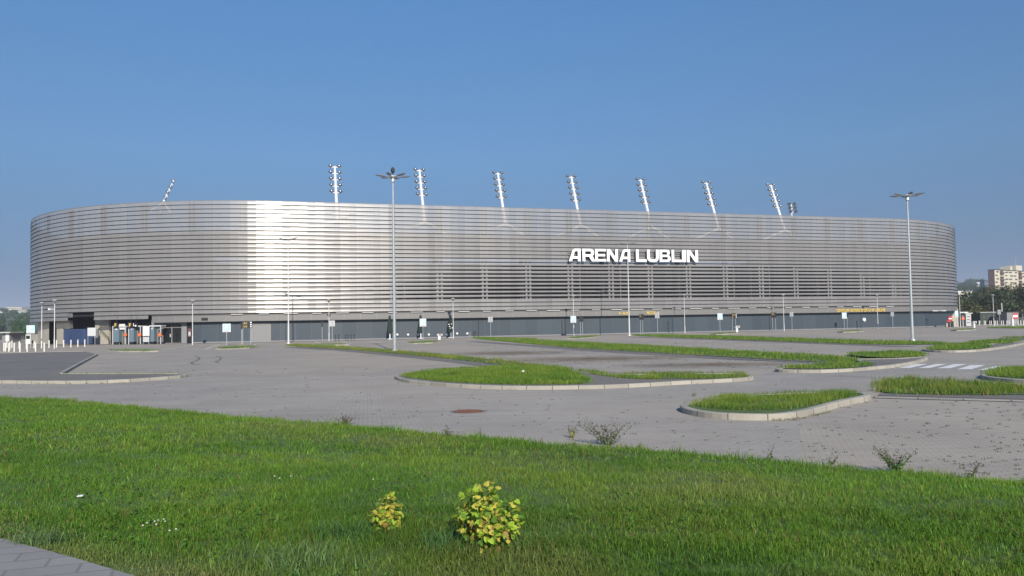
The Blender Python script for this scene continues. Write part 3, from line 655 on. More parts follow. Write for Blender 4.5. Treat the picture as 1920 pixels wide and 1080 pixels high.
def back_sign(px, yt, yb, label, P=None):
    if P is None: P, _ = fp(px, 7.2)
    z1, z0 = z_at(P, yt), z_at(P, yb); A, n = board_dir(P); th = thing('road_sign', P, label, 'sign', 'square grey signs seen from behind')
    MB().tube((P[0], P[1], 0), (P[0], P[1], z1+0.08), 0.035, 0.035, 8).build('post', M['galv'], th)
    c = np.array([P[0], P[1], (z0+z1)/2])-n*0.05; bd = MB().box(c, (z1-z0)/2*0.92, 0.012, (z1-z0)/2, A).build('board', M['signback'], th)
    b = MB()
    for k in (-0.5, 0.5): b.box(c+n*0.03+np.array([0, 0, k*(z1-z0)/2]), (z1-z0)/2*0.8, 0.012, 0.025, A)
    sub(b, 'bracket', M['galv'], bd)
M['signback'] = mat('sign_back_aluminium', (0.42, 0.42, 0.42), 0.5, 0.4, noise=0.1)
back_sign(623, 601, 612, 'square grey sign back just right of a small lamp, left of the parasols')
back_sign(920, 594, 604, 'square grey sign back alone before the blue wall right of the parasols')
back_sign(1233, 586.5, 596.5, 'square grey sign back under the yellow letters BCDE')
back_sign(1485, 585, 593.5, 'square grey sign back right of a small lamp and a black sign')
back_sign(1674, 585, 593, 'square grey sign back right of the long yellow lettering')
back_sign(1875, 581, 589.5, 'square grey sign back among the right hand bollards before the trees', P=g(1875, 612))
def black_sign(px, yt, yb, wd, posts_, label, txt='', P=None, off=6.8, icons=False):
    if P is None: P, _ = fp(px, off)
    z1, z0 = z_at(P, yt), z_at(P, yb); A, n = board_dir(P); th = thing('direction_sign', P, label, 'sign', 'black direction signs with yellow lettering')
    for d in posts_: MB().tube(P+A*d-n*0.05, P+A*d-n*0.05+np.array([0, 0, z1]), 0.035, 0.035, 8).build('post', M['galv'], th)
    c = np.array([P[0], P[1], (z0+z1)/2])+n*0.03; hh = (z1-z0)/2; bd = MB().box(c, wd, 0.03, hh, A).build('board', M['black'], th)
    for k, ln in enumerate(txt.split('\n') if txt else []):
        me = text_mesh(ln, 1.0, 0.006, 0.0); s_ = hh*0.85; o = c+n*0.037+np.array([0, 0, hh*(0.12-0.95*k)])-A*wd*0.85
        place_mesh(me, 'lettering', M['yellow'], o, A[:2], bd, (s_, s_))
    if icons:
        b = MB()
        for k in (-0.6, 0, 0.6): b.box(c+n*0.035+A*wd*0.72+np.array([0, 0, k*hh]), wd*0.14, 0.004, hh*0.17, A)
        sub(b, 'pictograms', M['letters'], bd)
black_sign(464, 602, 615, 0.52, (-0.5, 0.35), 'black direction sign with yellow letters before the grey shutter', 'Ad\nGd', P=gd(464, 91.0), icons=True)
black_sign(1090, 592.5, 603, 0.3, (-0.12, 0.2), 'small black sign on two posts right of the parking sign below the white letters')
black_sign(1203, 589, 599.5, 0.34, (-0.15, 0.2), 'black sign with a pale ring on two posts under the yellow arrows', 'C')
black_sign(1377, 587, 597, 0.42, (-0.3, 0.25), 'black direction sign with yellow letters above a white ticket machine', 'Ad\nE', icons=True)
black_sign(1451, 586, 595.5, 0.44, (-0.2, 0.35), 'black sign with pale rings on two posts left of a small lamp', 'CC')
black_sign(1588.5, 586, 594, 0.22, (0.05,), 'narrow black sign tucked behind the rightmost wall parking sign', off=2.4)
black_sign(1919, 580, 588, 0.4, (0.0,), 'black sign with yellow letters cut by the right edge of the picture', 'A', P=g(1919, 612))
black_sign(604, 602.5, 612.5, 0.1, (0.0,), 'dark narrow sign seen edge on, left of a small lamp', off=4.5)
black_sign(453, 606, 617, 0.1, (0.0,), 'dark narrow sign seen edge on at the left of the grey shutter', P=gd(453, 93))
# no entry
def no_entry(P, label):
    A, n = board_dir(P); zc = z_at(P, 597.5); th = thing('no_entry_sign', P, label, 'sign'); MB().tube(P, (P[0], P[1], zc+0.3), 0.035).build('post', M['galv'], th)
    c = np.array([P[0], P[1], zc]); d = MB().lathe(c+n*0.05, [(0.45, 0), (0.45, 0.02)], 20, tuple(n)).build('disc', M['red'], th)
    sub(MB().box(c+n*0.085, 0.34, 0.006, 0.085, A), 'bar', M['letters'], d)
no_entry(g(1782, 614.6), 'round red no entry sign with white bar at the stadium right corner')

# ------------------------------------------------------------------ parasols, ticket machines, turnstiles, small furniture
def parasol(px, yt, yb, label, spots=False):
    P, s = fp(px, 1.1); th = thing('closed_parasol', P, label, 'parasol', 'closed dark parasols by the blue wall'); zt = z_at(P, yt)
    MB().tube((P[0], P[1], 0.1), (P[0], P[1], zt-0.05), 0.04).build('pole', M['white'], th)
    b = MB(); n = 14; prof = [(0.03, zt), (0.13, zt-0.12), (0.17, zt-0.6), (0.27, zt-1.2), (0.36, 1.1), (0.33, 0.85), (0.1, 0.82)]
    rings = []
    for r, z in prof: rings.append([(P[0]+math.cos(2*PI*i/n)*r*(1+0.16*(i % 2)), P[1]+math.sin(2*PI*i/n)*r*(1+0.16*(i % 2)), z+0.05*(i % 3)*(z < 1.2)) for i in range(n)])
    for R1, R2 in zip(rings, rings[1:]):
        for i in range(n): b.poly([R1[i], R2[i], R2[(i+1) % n], R1[(i+1) % n]])
    c = b.build('canopy', M['green'], th)
    if spots:
        b = MB()
        for dx, z in ((-0.2, 1.9), (0.12, 1.95), (0.02, 1.35), (0.26, 1.4), (-0.12, 1.6)): b.ell((P[0]+dx, P[1]-0.36, z), 0.09, 0.03, 0.07)
        sub(b, 'print', M['letters'], c)
    MB().lathe((P[0], P[1], 0), [(0.4, 0), (0.42, 0.05), (0.38, 0.1), (0.09, 0.12), (0.08, 0.75)], 14).build('base', M['white'], th)
parasol(731, 591.5, 639, 'closed dark parasol left of the tallest lamp pole')
parasol(789, 590.5, 638, 'closed dark parasol behind the light blue parking sign')
parasol(845, 590, 636, 'closed dark parasol with pale printed spots beside a small lamp', True)
def ticket(px, yt, label, P=None):
    if P is None: P, _ = fp(px, 5.2)
    z = z_at(P, yt); th = thing('ticket_machine', P, label, 'machine', 'white ticket machines in the lot'); A, n = board_dir(P)
    MB().box((P[0], P[1], z*0.35), 0.16, 0.13, z*0.35, A).box((P[0]+0.05, P[1], z*0.84), 0.33, 0.22, z*0.16, A).build('cabinet', M['white'], th)
    MB().box((P[0], P[1], z+0.03), 0.38, 0.28, 0.03, A).build('cap', M['black'], th)
    c = np.array([P[0]+0.08, P[1], z*0.84])+n*0.225; MB().box(c, 0.2, 0.008, z*0.1, A).build('panel', M['grey'], th)
ticket(823.5, 625.5, 'white ticket machine left of the rightmost parasol', gd(823.5, 101))
ticket(1381, 610.5, 'white ticket machine below the black sign in the middle of the blue wall')
ticket(1826, 602, 'white ticket machine by the kiosk at the right of the stadium', g(1826, 614.5))
# table and stool silhouettes near x=885
P, _ = fp(880, 2.0); th = thing('cafe_table', P, 'small thin legged table with dark chair before the blue wall', 'table')
b = MB().lathe((P[0], P[1], 0.72), [(0.3, 0), (0.3, 0.03)], 12); b.build('table_top', M['galv'], th)
for k in range(3): MB().tube((P[0]+0.25*math.cos(k*2.1), P[1]+0.25*math.sin(k*2.1), 0), (P[0], P[1], 0.72), 0.02).build('leg', M['galv'], th)
P, _ = fp(889, 2.0); th = thing('folded_chair', P, 'dark folding chair right of the small table by the blue wall', 'chair')
MB().box((P[0], P[1], 0.45), 0.2, 0.2, 0.02, (1, 0.2, 0)).build('seat', M['black'], th); MB().box((P[0]+0.05, P[1]+0.2, 0.7), 0.2, 0.02, 0.16, (1, 0.2, 0)).build('backrest', M['black'], th)
for i, j in ((-1, -1), (1, -1), (-1, 1), (1, 1)): MB().tube((P[0]+0.17*i, P[1]+0.17*j, 0), (P[0]-0.17*i, P[1]+0.17*j, 0.45), 0.018).build('leg', M['black'], th)
# dark cycle stands
for i, x in enumerate((629, 635, 648, 652.5, 658.5, 664)):
    P, _ = fp(x, 1.3); b = MB(); b.tube((P[0]-0.0, P[1], 0), (P[0], P[1], 0.62), 0.035, 0.035, 8); b.lathe((P[0], P[1], 0.6), [(0.04, 0), (0.09, 0.05), (0.05, 0.16)], 8); b.tube((P[0], P[1], 0), (P[0], P[1], 0.03), 0.1)
    props(b.build('short_post', M['black'], None, P), 'short black post by the blue wall, one of the '+('pair on the left' if i < 2 else 'four on the right'), 'post', 'short black posts pair' if i < 2 else 'short black posts row')
# turnstiles
def turnstile(x0, x1, xd, label):
    P, s = fp((x0+x1)/2, 1.0); th = thing('turnstile', P, label, 'turnstile', 'full height turnstiles at the left entrance')
    b = MB(); 
    for x in (x0-1.5, x1+12): pbox(x-0.7, x+0.7, 0, 2.3, 1.0, 0.1, b)
    pbox(x0-2, x1+13, 2.25, 2.42, 1.02, 1.2, b); b.build('frame', M['lightgrey'], th)
    c = pbox(x0, x1, 0.33, 2.1, 1.05, 0.9).build('cabinet', M['teal'], th); sub(pbox(x0+1.2, x1-1.2, 0.03, 0.33, 1.0, 0.6), 'foot', M['black'], c)
    sub(pbox(x0+3, x1-3, 1.9, 2.12, 1.07, 0.015), 'pictogram', M['white'], c)
    b = MB(); xc = x1+6.5
    for z in np.arange(0.25, 2.2, 0.17): pbox(xc-5, xc+4, z, z+0.06, 0.5, 0.05, b)
    pbox(xc-0.7, xc+0.7, 0, 2.25, 0.52, 0.1, b); b.build('rotor', M['mullion'], th)
    Pd, sd = fp(xd, 1.12); n = path(sd)[1]; MB().lathe((Pd[0], Pd[1], z_at(Pd, 627.5)), [(0.24, 0), (0.24, 0.03)], 14, (n[0], n[1], 0)).build('disc', M['orange'], th)
turnstile(212.5, 223, 235, 'leftmost turnstile, blue grey cabinet under a yellow F')
turnstile(242.5, 251, 262, 'middle turnstile, blue grey cabinet left of the white notice board')
turnstile(281, 289, 300, 'rightmost turnstile, pale cabinet beside the white notice board and glass doors')
def hang_sign(px, txt, col, label, yt=604.5, yb=614.5, wd=0.33):
    P, s = fp(px, 1.25); z1, z0 = z_at(P, yt), z_at(P, yb); n = path(s)[1]; A = np.array([-n[1], n[0], 0]); n3 = np.array([n[0], n[1], 0]); th = thing('gate_sign', (P[0], P[1], z0), label, 'sign', 'black gate signs over the turnstiles')
    c = np.array([P[0], P[1], (z0+z1)/2]); bd = MB().box(c, wd, 0.04, (z1-z0)/2, A).build('board', M['black'], th)
    if txt:
        me = text_mesh(txt, 1.0, 0.006, 0.05); s_ = (z1-z0)*0.85; place_mesh(me, 'letter', M[col], c+n3*0.05-A*s_*0.28-np.array([0, 0, s_*0.36]), A[:2], bd, (s_, s_))
    else:
        me = letter_mesh([[(0, 1), (0.15, 1), (0.15, 0.35), (0.6, 0.35), (0.6, 0.6), (1, 0.27), (0.6, -0.05), (0.6, 0.2), (0, 0.2)]], 0.006); place_mesh(me, 'arrow', M['letters'], c+n3*0.05-A*0.25-np.array([0, 0, 0.22]), A[:2], bd, (0.5, 0.45))
    MB().tube(c+np.array([0, 0, (z1-z0)/2]), c+np.array([0, 0, (z1-z0)/2+0.9])-n3*0.4, 0.02).build('hanger', M['darkframe'], th)
hang_sign(217, 'F', 'yellow', 'black gate sign with yellow F above the leftmost turnstile')
hang_sign(244, 'F', 'yellow', 'black gate sign with yellow F above the middle turnstile')
hang_sign(253.5, '', 'white', 'black gate sign with white bent arrow right of the second yellow F', 606, 613)
def notice(x0, x1, yt, yb, off, label, low=None):
    P, s = fp((x0+x1)/2, off); th = thing('notice_board', P, label, 'board'); zt, zb = z_at(P, yt), z_at(P, yb)
    pbox(x0, x1, zb, zt, off, 0.06).build('board', M['white'], th)
    for x in (x0+1, x1-1): Pp, _ = fp(x, off-0.1); MB().tube((Pp[0], Pp[1], 0), (Pp[0], Pp[1], zt), 0.03).build('post', M['galv'], th)
    if low: pbox(x0+0.5, x1-0.5, 0.3, zb-0.12, off, 0.06).build('lower_board', M['lightgrey'], th)
notice(267.5, 280, 611.5, 630, 1.5, 'white notice board with grey lower panel between the turnstiles', True)
notice(164, 179, 614.5, 630, 0.2, 'white square notice board beside the dark blue panel')
notice(223, 234, 607.5, 618, 0.9, 'pale grey box like board between the two yellow F signs')
P, s = fp(140, -0.6); th = thing('blue_container', P, 'dark blue steel container under the open left end of the stadium', 'container')
pbox(119, 160, 0.08, zpix(140, 617, -0.6), -0.6, 2.4).build('body', M['blue'], th)
b = MB()
for k in range(14): x = 120.5+k*2.9; pbox(x, x+0.9, 0.1, zpix(140, 618, -0.6), -0.57, 0.05, b)
b.build('ribs', M['blue'], th)
P, s = fp(370, 0); 
# bollards
def bollard(P, label, group, proto={}):
    if 'o' not in proto:
        h = 0.86; o = MB().lathe((0, 0, 0), [(0.075, 0), (0.075, 0.02), (0.062, 0.03), (0.062, h-0.04), (0.05, h-0.01), (0.02, h)], 10).build('bollard', M['bollard'], None, (0, 0, 0)); proto['o'] = o; c = o
    else: c = proto['o'].copy(); COL.objects.link(c)
    c.location = [float(x) for x in P]; props(c, label, 'bollard', group)
M['bollard'] = mat('bollard_white', (0.74, 0.72, 0.66), 0.6, noise=0.12, scale=4)
bl = [(7.4, 658.5), (10.3, 659), (16.7, 659.4), (26.7, 659.4), (37.5, 660), (51, 659.4), (66.7, 659), (83, 659)]
for x, y in bl: bollard(g(x, y), 'white bollard in the near row at the far left corner', 'near white bollards left of the stadium')
for x, y in [(13, 652), (18.5, 656), (22.4, 652), (36, 654), (49.5, 654), (64, 653), (78, 653), (92, 652)]: bollard(g(x, y), 'white bollard in the far row at the left corner of the stadium', 'far white bollards left of the stadium')
for x, y in [(106, 651.5), (119.4, 651), (133, 651), (146, 650.5), (159, 650)]: bollard(g(x, y), 'white bollard before the dark blue container', 'white bollards before the container')
for x in (1836, 1837.5, 1845.5, 1848, 1856, 1859, 1864.5, 1867, 1870.5, 1878, 1881.5, 1888, 1892, 1903, 1909, 1914, 1919): bollard(g(x, 609.8+random.uniform(-.3, .3)), 'pale bollard in the row before the dark trees at the far right', 'pale bollards right of the stadium')

# ------------------------------------------------------------------ right hand cluster
def rbox(name, label, cat, x0, x1, yt, D, depth, m, extra=None):
    A = gd(x0, D); B = gd(x1, D); c = (A+B)/2; zt = z_at(c, yt); th = thing(name, c+np.array([0, depth/2, 0]), label, cat)
    MB().box((c[0], c[1]+depth/2, zt/2), np.linalg.norm(A-B)/2, depth/2, zt/2).build('body', m, th); return th, A, B, zt
th, A, B, zt = rbox('kiosk', 'pale speckled gate cabin right of the stadium corner', 'cabin', 1813, 1822.5, 588, 146, 2.5, M['lightgrey'])
MB().box(((A[0]+B[0])/2, A[1]+1.25, zt+0.06), 0.7, 1.4, 0.06).build('roof', M['white'], th)
b = MB()
for k in range(9): b.box((A[0]+0.25+0.2*(k % 3), A[1]-0.02, 0.6+0.55*(k//3)), 0.05, 0.012, 0.09)
b.build('openings', M['darkframe'], th)
th, A, B, zt = rbox('gate_shelter', 'low shelter with white roof edge between kiosk and stadium', 'shelter', 1803, 1813, 586.5, 150, 2.5, M['grey'])
MB().box(((A[0]+B[0])/2, A[1]-0.1, zt+0.08), 0.75, 0.3, 0.09).build('roof', M['white'], th)
th, A, B, zt = rbox('site_container', 'long dark green container with thin white roof edge under the trees', 'container', 1840, 1869, 586, 165, 3, M['darkgreen'])
MB().box(((A[0]+B[0])/2, A[1]-0.05, zt+0.05), np.linalg.norm(A-B)/2+0.1, 0.15, 0.06).build('roof_edge', M['lightgrey'], th)
for k in range(3): MB().box((A[0]+0.7+k*1.0, A[1]-0.03, zt*0.6), 0.25, 0.02, 0.35).build('window', M['winglass'], th)
th, A, B, zt = rbox('site_hut', 'dark grey hut behind the red and white board', 'hut', 1890, 1912, 585, 160, 3, M['grey'])
MB().box(((A[0]+B[0])/2, A[1]+1.5, zt+0.05), np.linalg.norm(A-B)/2+0.15, 1.7, 0.05).build('roof', M['darkframe'], th)
P = g(1904, 611.5); th = thing('warning_board', P, 'red and white board on a post among the right hand bollards', 'sign'); z1, z0 = z_at(P, 587.5), z_at(P, 598)
MB().tube(P, (P[0], P[1], z1), 0.04).build('post', M['galv'], th); c = np.array([P[0], P[1]-0.05, (z0+z1)/2]); bd = MB().box(c, 0.42, 0.02, (z1-z0)/2).build('board', M['red'], th)
sub(MB().box(c+np.array([0, -0.025, 0]), 0.38, 0.006, (z1-z0)*0.2), 'white_field', M['letters'], bd)
P = g(1899, 611); th = props(MB().box((P[0], P[1], 0.75), 0.13, 0.1, 0.75).lathe((P[0], P[1], 1.5), [(0.16, 0), (0.17, 0.04), (0.05, 0.1)], 10).build('service_post', M['white'], None, P), 'thick white service post left of the red and white board', 'post')
P = g(1806, 613.4); th = thing('round_orange_sign', P, 'orange round sign on a white post right of the stadium corner lamp', 'sign'); zc = z_at(P, 597)
MB().tube(P, (P[0], P[1], zc+0.5), 0.05).build('post', M['white'], th); MB().lathe((P[0], P[1]-0.06, zc), [(0.26, 0), (0.26, 0.03)], 16, (0, -1, 0)).build('disc', M['orange'], th)
P = g(1882, 608); th = thing('flue_pipe', gd(1881, 168), 'thin white mast above the container under the trees', 'mast'); P = gd(1881, 168); z1 = z_at(P, 568)
MB().tube((P[0], P[1], 0), (P[0], P[1], z1), 0.12, 0.1).build('shaft', M['lightgrey'], th)
# slanting beige stair flank under the stadium right end
A = g(1774.5, 613.3); B = gd(1798.5, A[1]+0.4); zl = z_at(A, 597); zr = z_at(B, 578); th = thing('beige_stair_flank', A, 'beige concrete stair flank rising rightward at the stadium right corner', 'stairs')
MB().hexa([A, B, B+np.array([0, .4, 0]), A+np.array([0, .4, 0]), (A[0], A[1], zl-0.9), (B[0], B[1], zr), (B[0], B[1]+.4, zr), (A[0], A[1]+.4, zl-0.9)]).build('flank', M['conc'], th)
c = (A*0.6+B*0.4); MB().box((c[0]-.15, c[1]-0.15, 0.5), 0.45, 0.1, 0.5).build('dark_doorway', M['darkframe'], th)
c2 = A*0.95+B*0.05; MB().box((c2[0]+0.25, c2[1]-0.22, 1.0), 0.35, 0.05, 0.12).build('red_plate', M['red'], th)
# mesh fence at the far right
A = g(1824, 607.5); B = g(1960, 606.5); th = thing('mesh_fence', A, 'low grey mesh fence behind the right hand bollards', 'fence'); n = 22; b = MB()
for i in range(n+1):
    P = A+(B-A)*i/n; b.tube(P, (P[0], P[1], 1.35), 0.03, 0.03, 6)
b.build('posts', M['galv'], th); b = MB()
for z in (0.15, 0.45, 0.75, 1.05, 1.32): b.tube((A[0], A[1], z), (B[0], B[1], z), 0.015, 0.015, 4)
for i in range(160): P = A+(B-A)*i/160; b.tube((P[0], P[1], 0.1), (P[0], P[1], 1.32), 0.008, 0.008, 3, False)
b.build('mesh', M['galv'], th)
# left corner: booth
th, A, B, zt = rbox('booth', 'small dark booth with flat roof at the far left edge', 'booth', 4, 19, 624, 140, 3, M['grey'])
MB().box(((A[0]+B[0])/2, A[1]+1.2, zt+0.06), np.linalg.norm(A-B)/2+0.5, 2.0, 0.08).build('roof', M['lightgrey'], th); MB().box((A[0]*0.35+B[0]*0.65, A[1]-0.03, zt*0.55), 0.3, 0.02, 0.7).build('window', M['white'], th)
th, A, B, zt = rbox('white_van', 'white delivery van parked left of the stadium behind the bollards', 'van', 48, 57, 627, 120, 4, M['white'])
MB().box(((A[0]+B[0])/2, A[1]-0.02, zt*0.7), 0.28, 0.02, 0.25).build('rear_window', M['glass'], th)
for sx in (-0.28, 0.28): MB().lathe(((A[0]+B[0])/2+sx-0.06, A[1]+0.6, 0.28), [(0.28, 0), (0.28, 0.15)], 12, (1, 0, 0)).build('wheel', M['black'], th)


# ------------------------------------------------------------------ ground sheets
def terr(x, y):
    D = math.hypot(x, y); t = min(1, max(0, (D-260)/1100)); return -0.04+(26 if x < 0 else 40)*t*t*(3-2*t)+(1.5*math.sin(x*0.011)*math.cos(y*0.009))*t
mb = MB(); rr = [0, 40, 90, 150, 220, 260, 330, 420, 540, 700, 900, 1100, 1400, 2000, 3000, 4500]; na = 72
for r1, r2 in zip(rr, rr[1:]):
    for i in range(na):
        a1, a2 = 2*PI*i/na, 2*PI*(i+1)/na; P = [(r*math.sin(a), r*math.cos(a)) for r, a in ((r1, a1), (r2, a1), (r2, a2), (r1, a2))]
        if r1 == 0: P = P[1:] if False else [P[0], P[1], P[2]]
        mb.poly([(x, y, terr(x, y)) for x, y in P][::-1])
props(mb.build('ground', M['ground']), None, None, None, 'structure')
sheet('parking_lot', [(-160, 2), (190, 2), (190, 175), (-160, 175)], 0.0, M['lot'])
sheet('driving_lane', gp([(-400, 724), (200, 722), (360, 706), (740, 704), (960, 722), (1412, 706), (1450, 697), (1640, 687), (1700, 684), (1920, 662), (2300, 640), (2300, 700), (1840, 712), (1650, 722), (1620, 740), (1300, 760), (1300, 785), (1500, 790), (1500, 1000), (-400, 1000)]), 0.004, M['lane'])
sheet('footway', [(P[0], P[1]) for P in [pp(S0-40+ (S1-S0+80)*k/60, 2.6, 0) for k in range(61)]]+[(P[0], P[1]) for P in [pp(S1+40-(S1-S0+80)*k/60, WOFF-9.5, 0) for k in range(61)]], 0.003, M['dark'])
# moss patches with ragged, faded edges
def mossy():
    m = paving('moss_film', (0.25, 0.185, 0.10), (0.2, 0.15, 0.085), 0.6, 1.0, 0.3); q = NB(m); uv = q.N('ShaderNodeUVMap', uv_map='UVMap'); tc = q.N('ShaderNodeTexCoord')
    ln = q.N('ShaderNodeVectorMath', operation='LENGTH'); q.L(uv.outputs[0], ln.inputs[0]); k = q.math('SUBTRACT', 1.0, ln.outputs['Value'])
    k = q.math('MULTIPLY', q.ramp(q.math('ADD', k, q.math('MULTIPLY', q.math('SUBTRACT', q.noise(tc.outputs['Object'], 0.8, 6, 0.7), 0.5), 1.4)), 0.2, 1.1), 0.6)
    tr = q.N('ShaderNodeBsdfTransparent'); ms = q.N('ShaderNodeMixShader'); q.L(k, ms.inputs[0]); q.L(tr.outputs[0], ms.inputs[1]); q.L(q.b.outputs[0], ms.inputs[2]); q.L(ms.outputs[0], q.n.nodes['Material Output'].inputs['Surface']); return m
M['moss'] = mossy()
def moss(c, rx, ry, z):
    mb = MB(); n = 40
    for i in range(n):
        a, b = 2*PI*i/n, 2*PI*(i+1)/n; P0 = (c[0], c[1], z); mb.poly([P0, (c[0]+rx*math.cos(a), c[1]+ry*math.sin(a), z), (c[0]+rx*math.cos(b), c[1]+ry*math.sin(b), z)], [(0, 0), (math.cos(a), math.sin(a)), (math.cos(b), math.sin(b))])
    props(mb.build('moss_patch', M['moss']), 'brownish moss film on the parking bay paving', None, None, 'stuff')
moss(g(955, 662), 6.5, 5.5, 0.007); moss(g(1110, 673), 8.5, 5.0, 0.007); moss(g(1330, 684), 6, 3, 0.007); moss(g(900, 690), 3.5, 1.2, 0.009)

# ------------------------------------------------------------------ strips, kerbs, islands
def strip(name, pts, wd, z, m, kind='structure', uvl=1.0):
    P = [np.array(g(a, b))[:2] for a, b in pts]; mb = MB(); L = 0
    for A, B in zip(P, P[1:]):
        d = (B-A)/np.linalg.norm(B-A); n = np.array([-d[1], d[0]])*wd/2; l = np.linalg.norm(B-A)
        mb.poly([(*(A-n), z), (*(B-n), z), (*(B+n), z), (*(A+n), z)], [(L*uvl, 0), ((L+l)*uvl, 0), ((L+l)*uvl, 1), (L*uvl, 1)]); L += l
    return props(mb.build(name, m), None, None, None, kind)
def smooth(P, k=2, closed=True):
    P = [np.array(p[:2]) for p in P]
    for _ in range(k):
        Q = []
        n = len(P)
        for i in range(n if closed else n-1):
            a, b = P[i], P[(i+1) % n]; Q += [a*0.75+b*0.25, a*0.25+b*0.75]
        if not closed: Q = [P[0]]+Q+[P[-1]]
        P = Q
    return P
def ccw(P):
    A = sum(P[i][0]*P[(i+1) % len(P)][1]-P[(i+1) % len(P)][0]*P[i][1] for i in range(len(P))); return P if A > 0 else P[::-1]
def inset(P, d):
    n = len(P); Q = []
    for i in range(n):
        a, b, c = P[i-1], P[i], P[(i+1) % n]; e1 = b-a; e2 = c-b; e1 = e1/(np.linalg.norm(e1)+1e-9); e2 = e2/(np.linalg.norm(e2)+1e-9)
        nn = np.array([-(e1+e2)[1], (e1+e2)[0]]); nn = nn/(np.linalg.norm(nn)+1e-9); Q.append(b+nn*d)
    return Q
def island(pts, inner, zt=0.12, kw=0.14, k=2):
    """kerbed island seen as outline of its top edge"""
    P = ccw(smooth([g(a, b, zt) for a, b in pts], k)); I = inset(P, kw); mb = MB(); L = 0; n = len(P)
    for i in range(n):
        j = (i+1) % n; l = np.linalg.norm(P[j]-P[i]); u1, u2 = L*1.25, (L+l)*1.25; L += l
        b1 = P[i]; b2 = P[j]
        mb.poly([(*b1, -0.02), (*b2, -0.02), (*b2, zt-0.015), (*b1, zt-0.015)], [(u1, 0), (u2, 0), (u2, .5), (u1, .5)])
        c1 = b1+(I[i]-b1)*0.12; c2 = b2+(I[j]-b2)*0.12
        mb.poly([(*b1, zt-0.015), (*b2, zt-0.015), (*c2, zt), (*c1, zt)], [(u1, .5), (u2, .5), (u2, .6), (u1, .6)])
        mb.poly([(*c1, zt), (*c2, zt), (*I[j], zt), (*I[i], zt)], [(u1, .6), (u2, .6), (u2, 1), (u1, 1)])
        mb.poly([(*I[i], zt), (*I[j], zt), (*I[j], zt-0.05), (*I[i], zt-0.05)], [(u1, .6), (u2, .6), (u2, 1), (u1, 1)])
    props(mb.build('kerb', M['kerb']), None, None, None, 'structure')
    sheet('island_surface', I, zt-0.03, inner); return P
def pip(x, y, P):
    c = np.zeros(len(x), bool); n = len(P); P = np.array([p[:2] for p in P])
    for i in range(n):
        x1, y1 = P[i]; x2, y2 = P[(i+1) % n]; m = ((y1 > y) != (y2 > y)); c ^= m & (x < (x2-x1)*(y-y1)/((y2-y1) if y2 != y1 else 1e-9)+x1)
    return c
def blades(X, Y, Z, h, wd, lean, tint, seg2=True, name='grass', label=None, tipk=1.25):
    n = len(X); a = RNG.random(n)*2*PI; la = RNG.random(n)*2*PI; dx, dy = np.cos(a)*wd/2, np.sin(a)*wd/2; lx_, ly_ = np.cos(la)*lean*h, np.sin(la)*lean*h
    B1 = np.c_[X-dx, Y-dy, Z-0.01]; B2 = np.c_[X+dx, Y+dy, Z-0.01]; T = np.c_[X+lx_, Y+ly_, Z+h*np.sqrt(np.clip(1-lean**2*0.6, 0.15, 1))]
    if seg2:
        mx, my, mz = X+lx_*0.3, Y+ly_*0.3, Z+h*0.58; m1 = np.c_[mx-dx*.8, my-dy*.8, mz]; m2 = np.c_[mx+dx*.8, my+dy*.8, mz]
        V = np.stack([B1, B2, m2, m1, T], 1).reshape(-1, 3); i = np.arange(n)[:, None]*5; Fc = np.concatenate([i+np.array([[0, 1, 2]]), i+np.array([[0, 2, 3]]), i+np.array([[3, 2, 4]])], 0)
        tt = np.repeat(tint, 5, 0); tt[4::5] *= tipk
    else:
        V = np.stack([B1, B2, T], 1).reshape(-1, 3); Fc = np.arange(n*3).reshape(-1, 3); tt = np.repeat(tint, 3, 0); tt[2::3] *= tipk
    o = tris_obj(name, V, Fc, tt, M['blade']); return props(o, label, None, None, 'stuff')
def gtint(x, y, base=(0.115, 0.20, 0.028), yel=0.35, dry=0.1, s=0.6):
    n = len(x); f = fbm(x*s+31, y*s+17)[:, None]; g2 = np.array(base); yl = np.array([0.25, 0.34, 0.06]); dr = np.array([0.30, 0.24, 0.12]); dk = np.array([0.07, 0.19, 0.028])
    t = g2*np.ones((n, 1)); t = t+(yl-t)*np.clip((f-0.45)*2.2, 0, 1)*yel*2; t = t+(dk-t)*np.clip((0.5-f)*2.4, 0, 1)*0.8
    m = RNG.random((n, 1)) < dry*(0.4+1.6*np.clip(fbm(x*0.9+5, y*0.9+50)[:, None]*1.8-0.5, 0, 1)); t = np.where(m, dr, t); return t*RNG.uniform(0.7, 1.3, (n, 1))*np.array([0.80, 0.75, 0.50])
def turf(pts, z, dens, h, wd, label, yel=0.5, dry=0.1, world=None, soil=True, zs=None, k=1, edge=0.12):
    P = smooth([g(a, b, z) for a, b in pts], k) if world is None else world; P = ccw(P)
    if soil: sheet('turf_soil', inset(P, 0.03), z+0.006, M['soil'])
    A = np.array(P); x0, y0 = A.min(0); x1, y1 = A.max(0); n = int((x1-x0)*(y1-y0)*dens); n = min(n, 900000)
    X = RNG.uniform(x0-.1, x1+.1, n); Y = RNG.uniform(y0-.1, y1+.1, n); jx = RNG.normal(0, edge, n); jy = RNG.normal(0, edge, n); ok = pip(X+jx, Y+jy, P); X, Y = X[ok], Y[ok]; n = len(X)
    cl = fbm(X*1.3+3, Y*1.3+8); keep = RNG.random(n) < (np.clip(cl*2.2-0.15, 0.3, 1) if yel < .75 else np.clip(cl*3.6-1.1, 0.08, 1)); X, Y, cl = X[keep], Y[keep], cl[keep]; n = len(X)
    hh = 0.62*h*(0.45+1.1*cl)*RNG.uniform(0.6, 1.35, n); return blades(X, Y, np.full(n, z), hh, wd*RNG.uniform(.7, 1.3, n), RNG.uniform(0.1, 0.8, n), gtint(X, Y, (0.15, 0.285, 0.04), yel, dry, 0.8), False, 'grass', label)
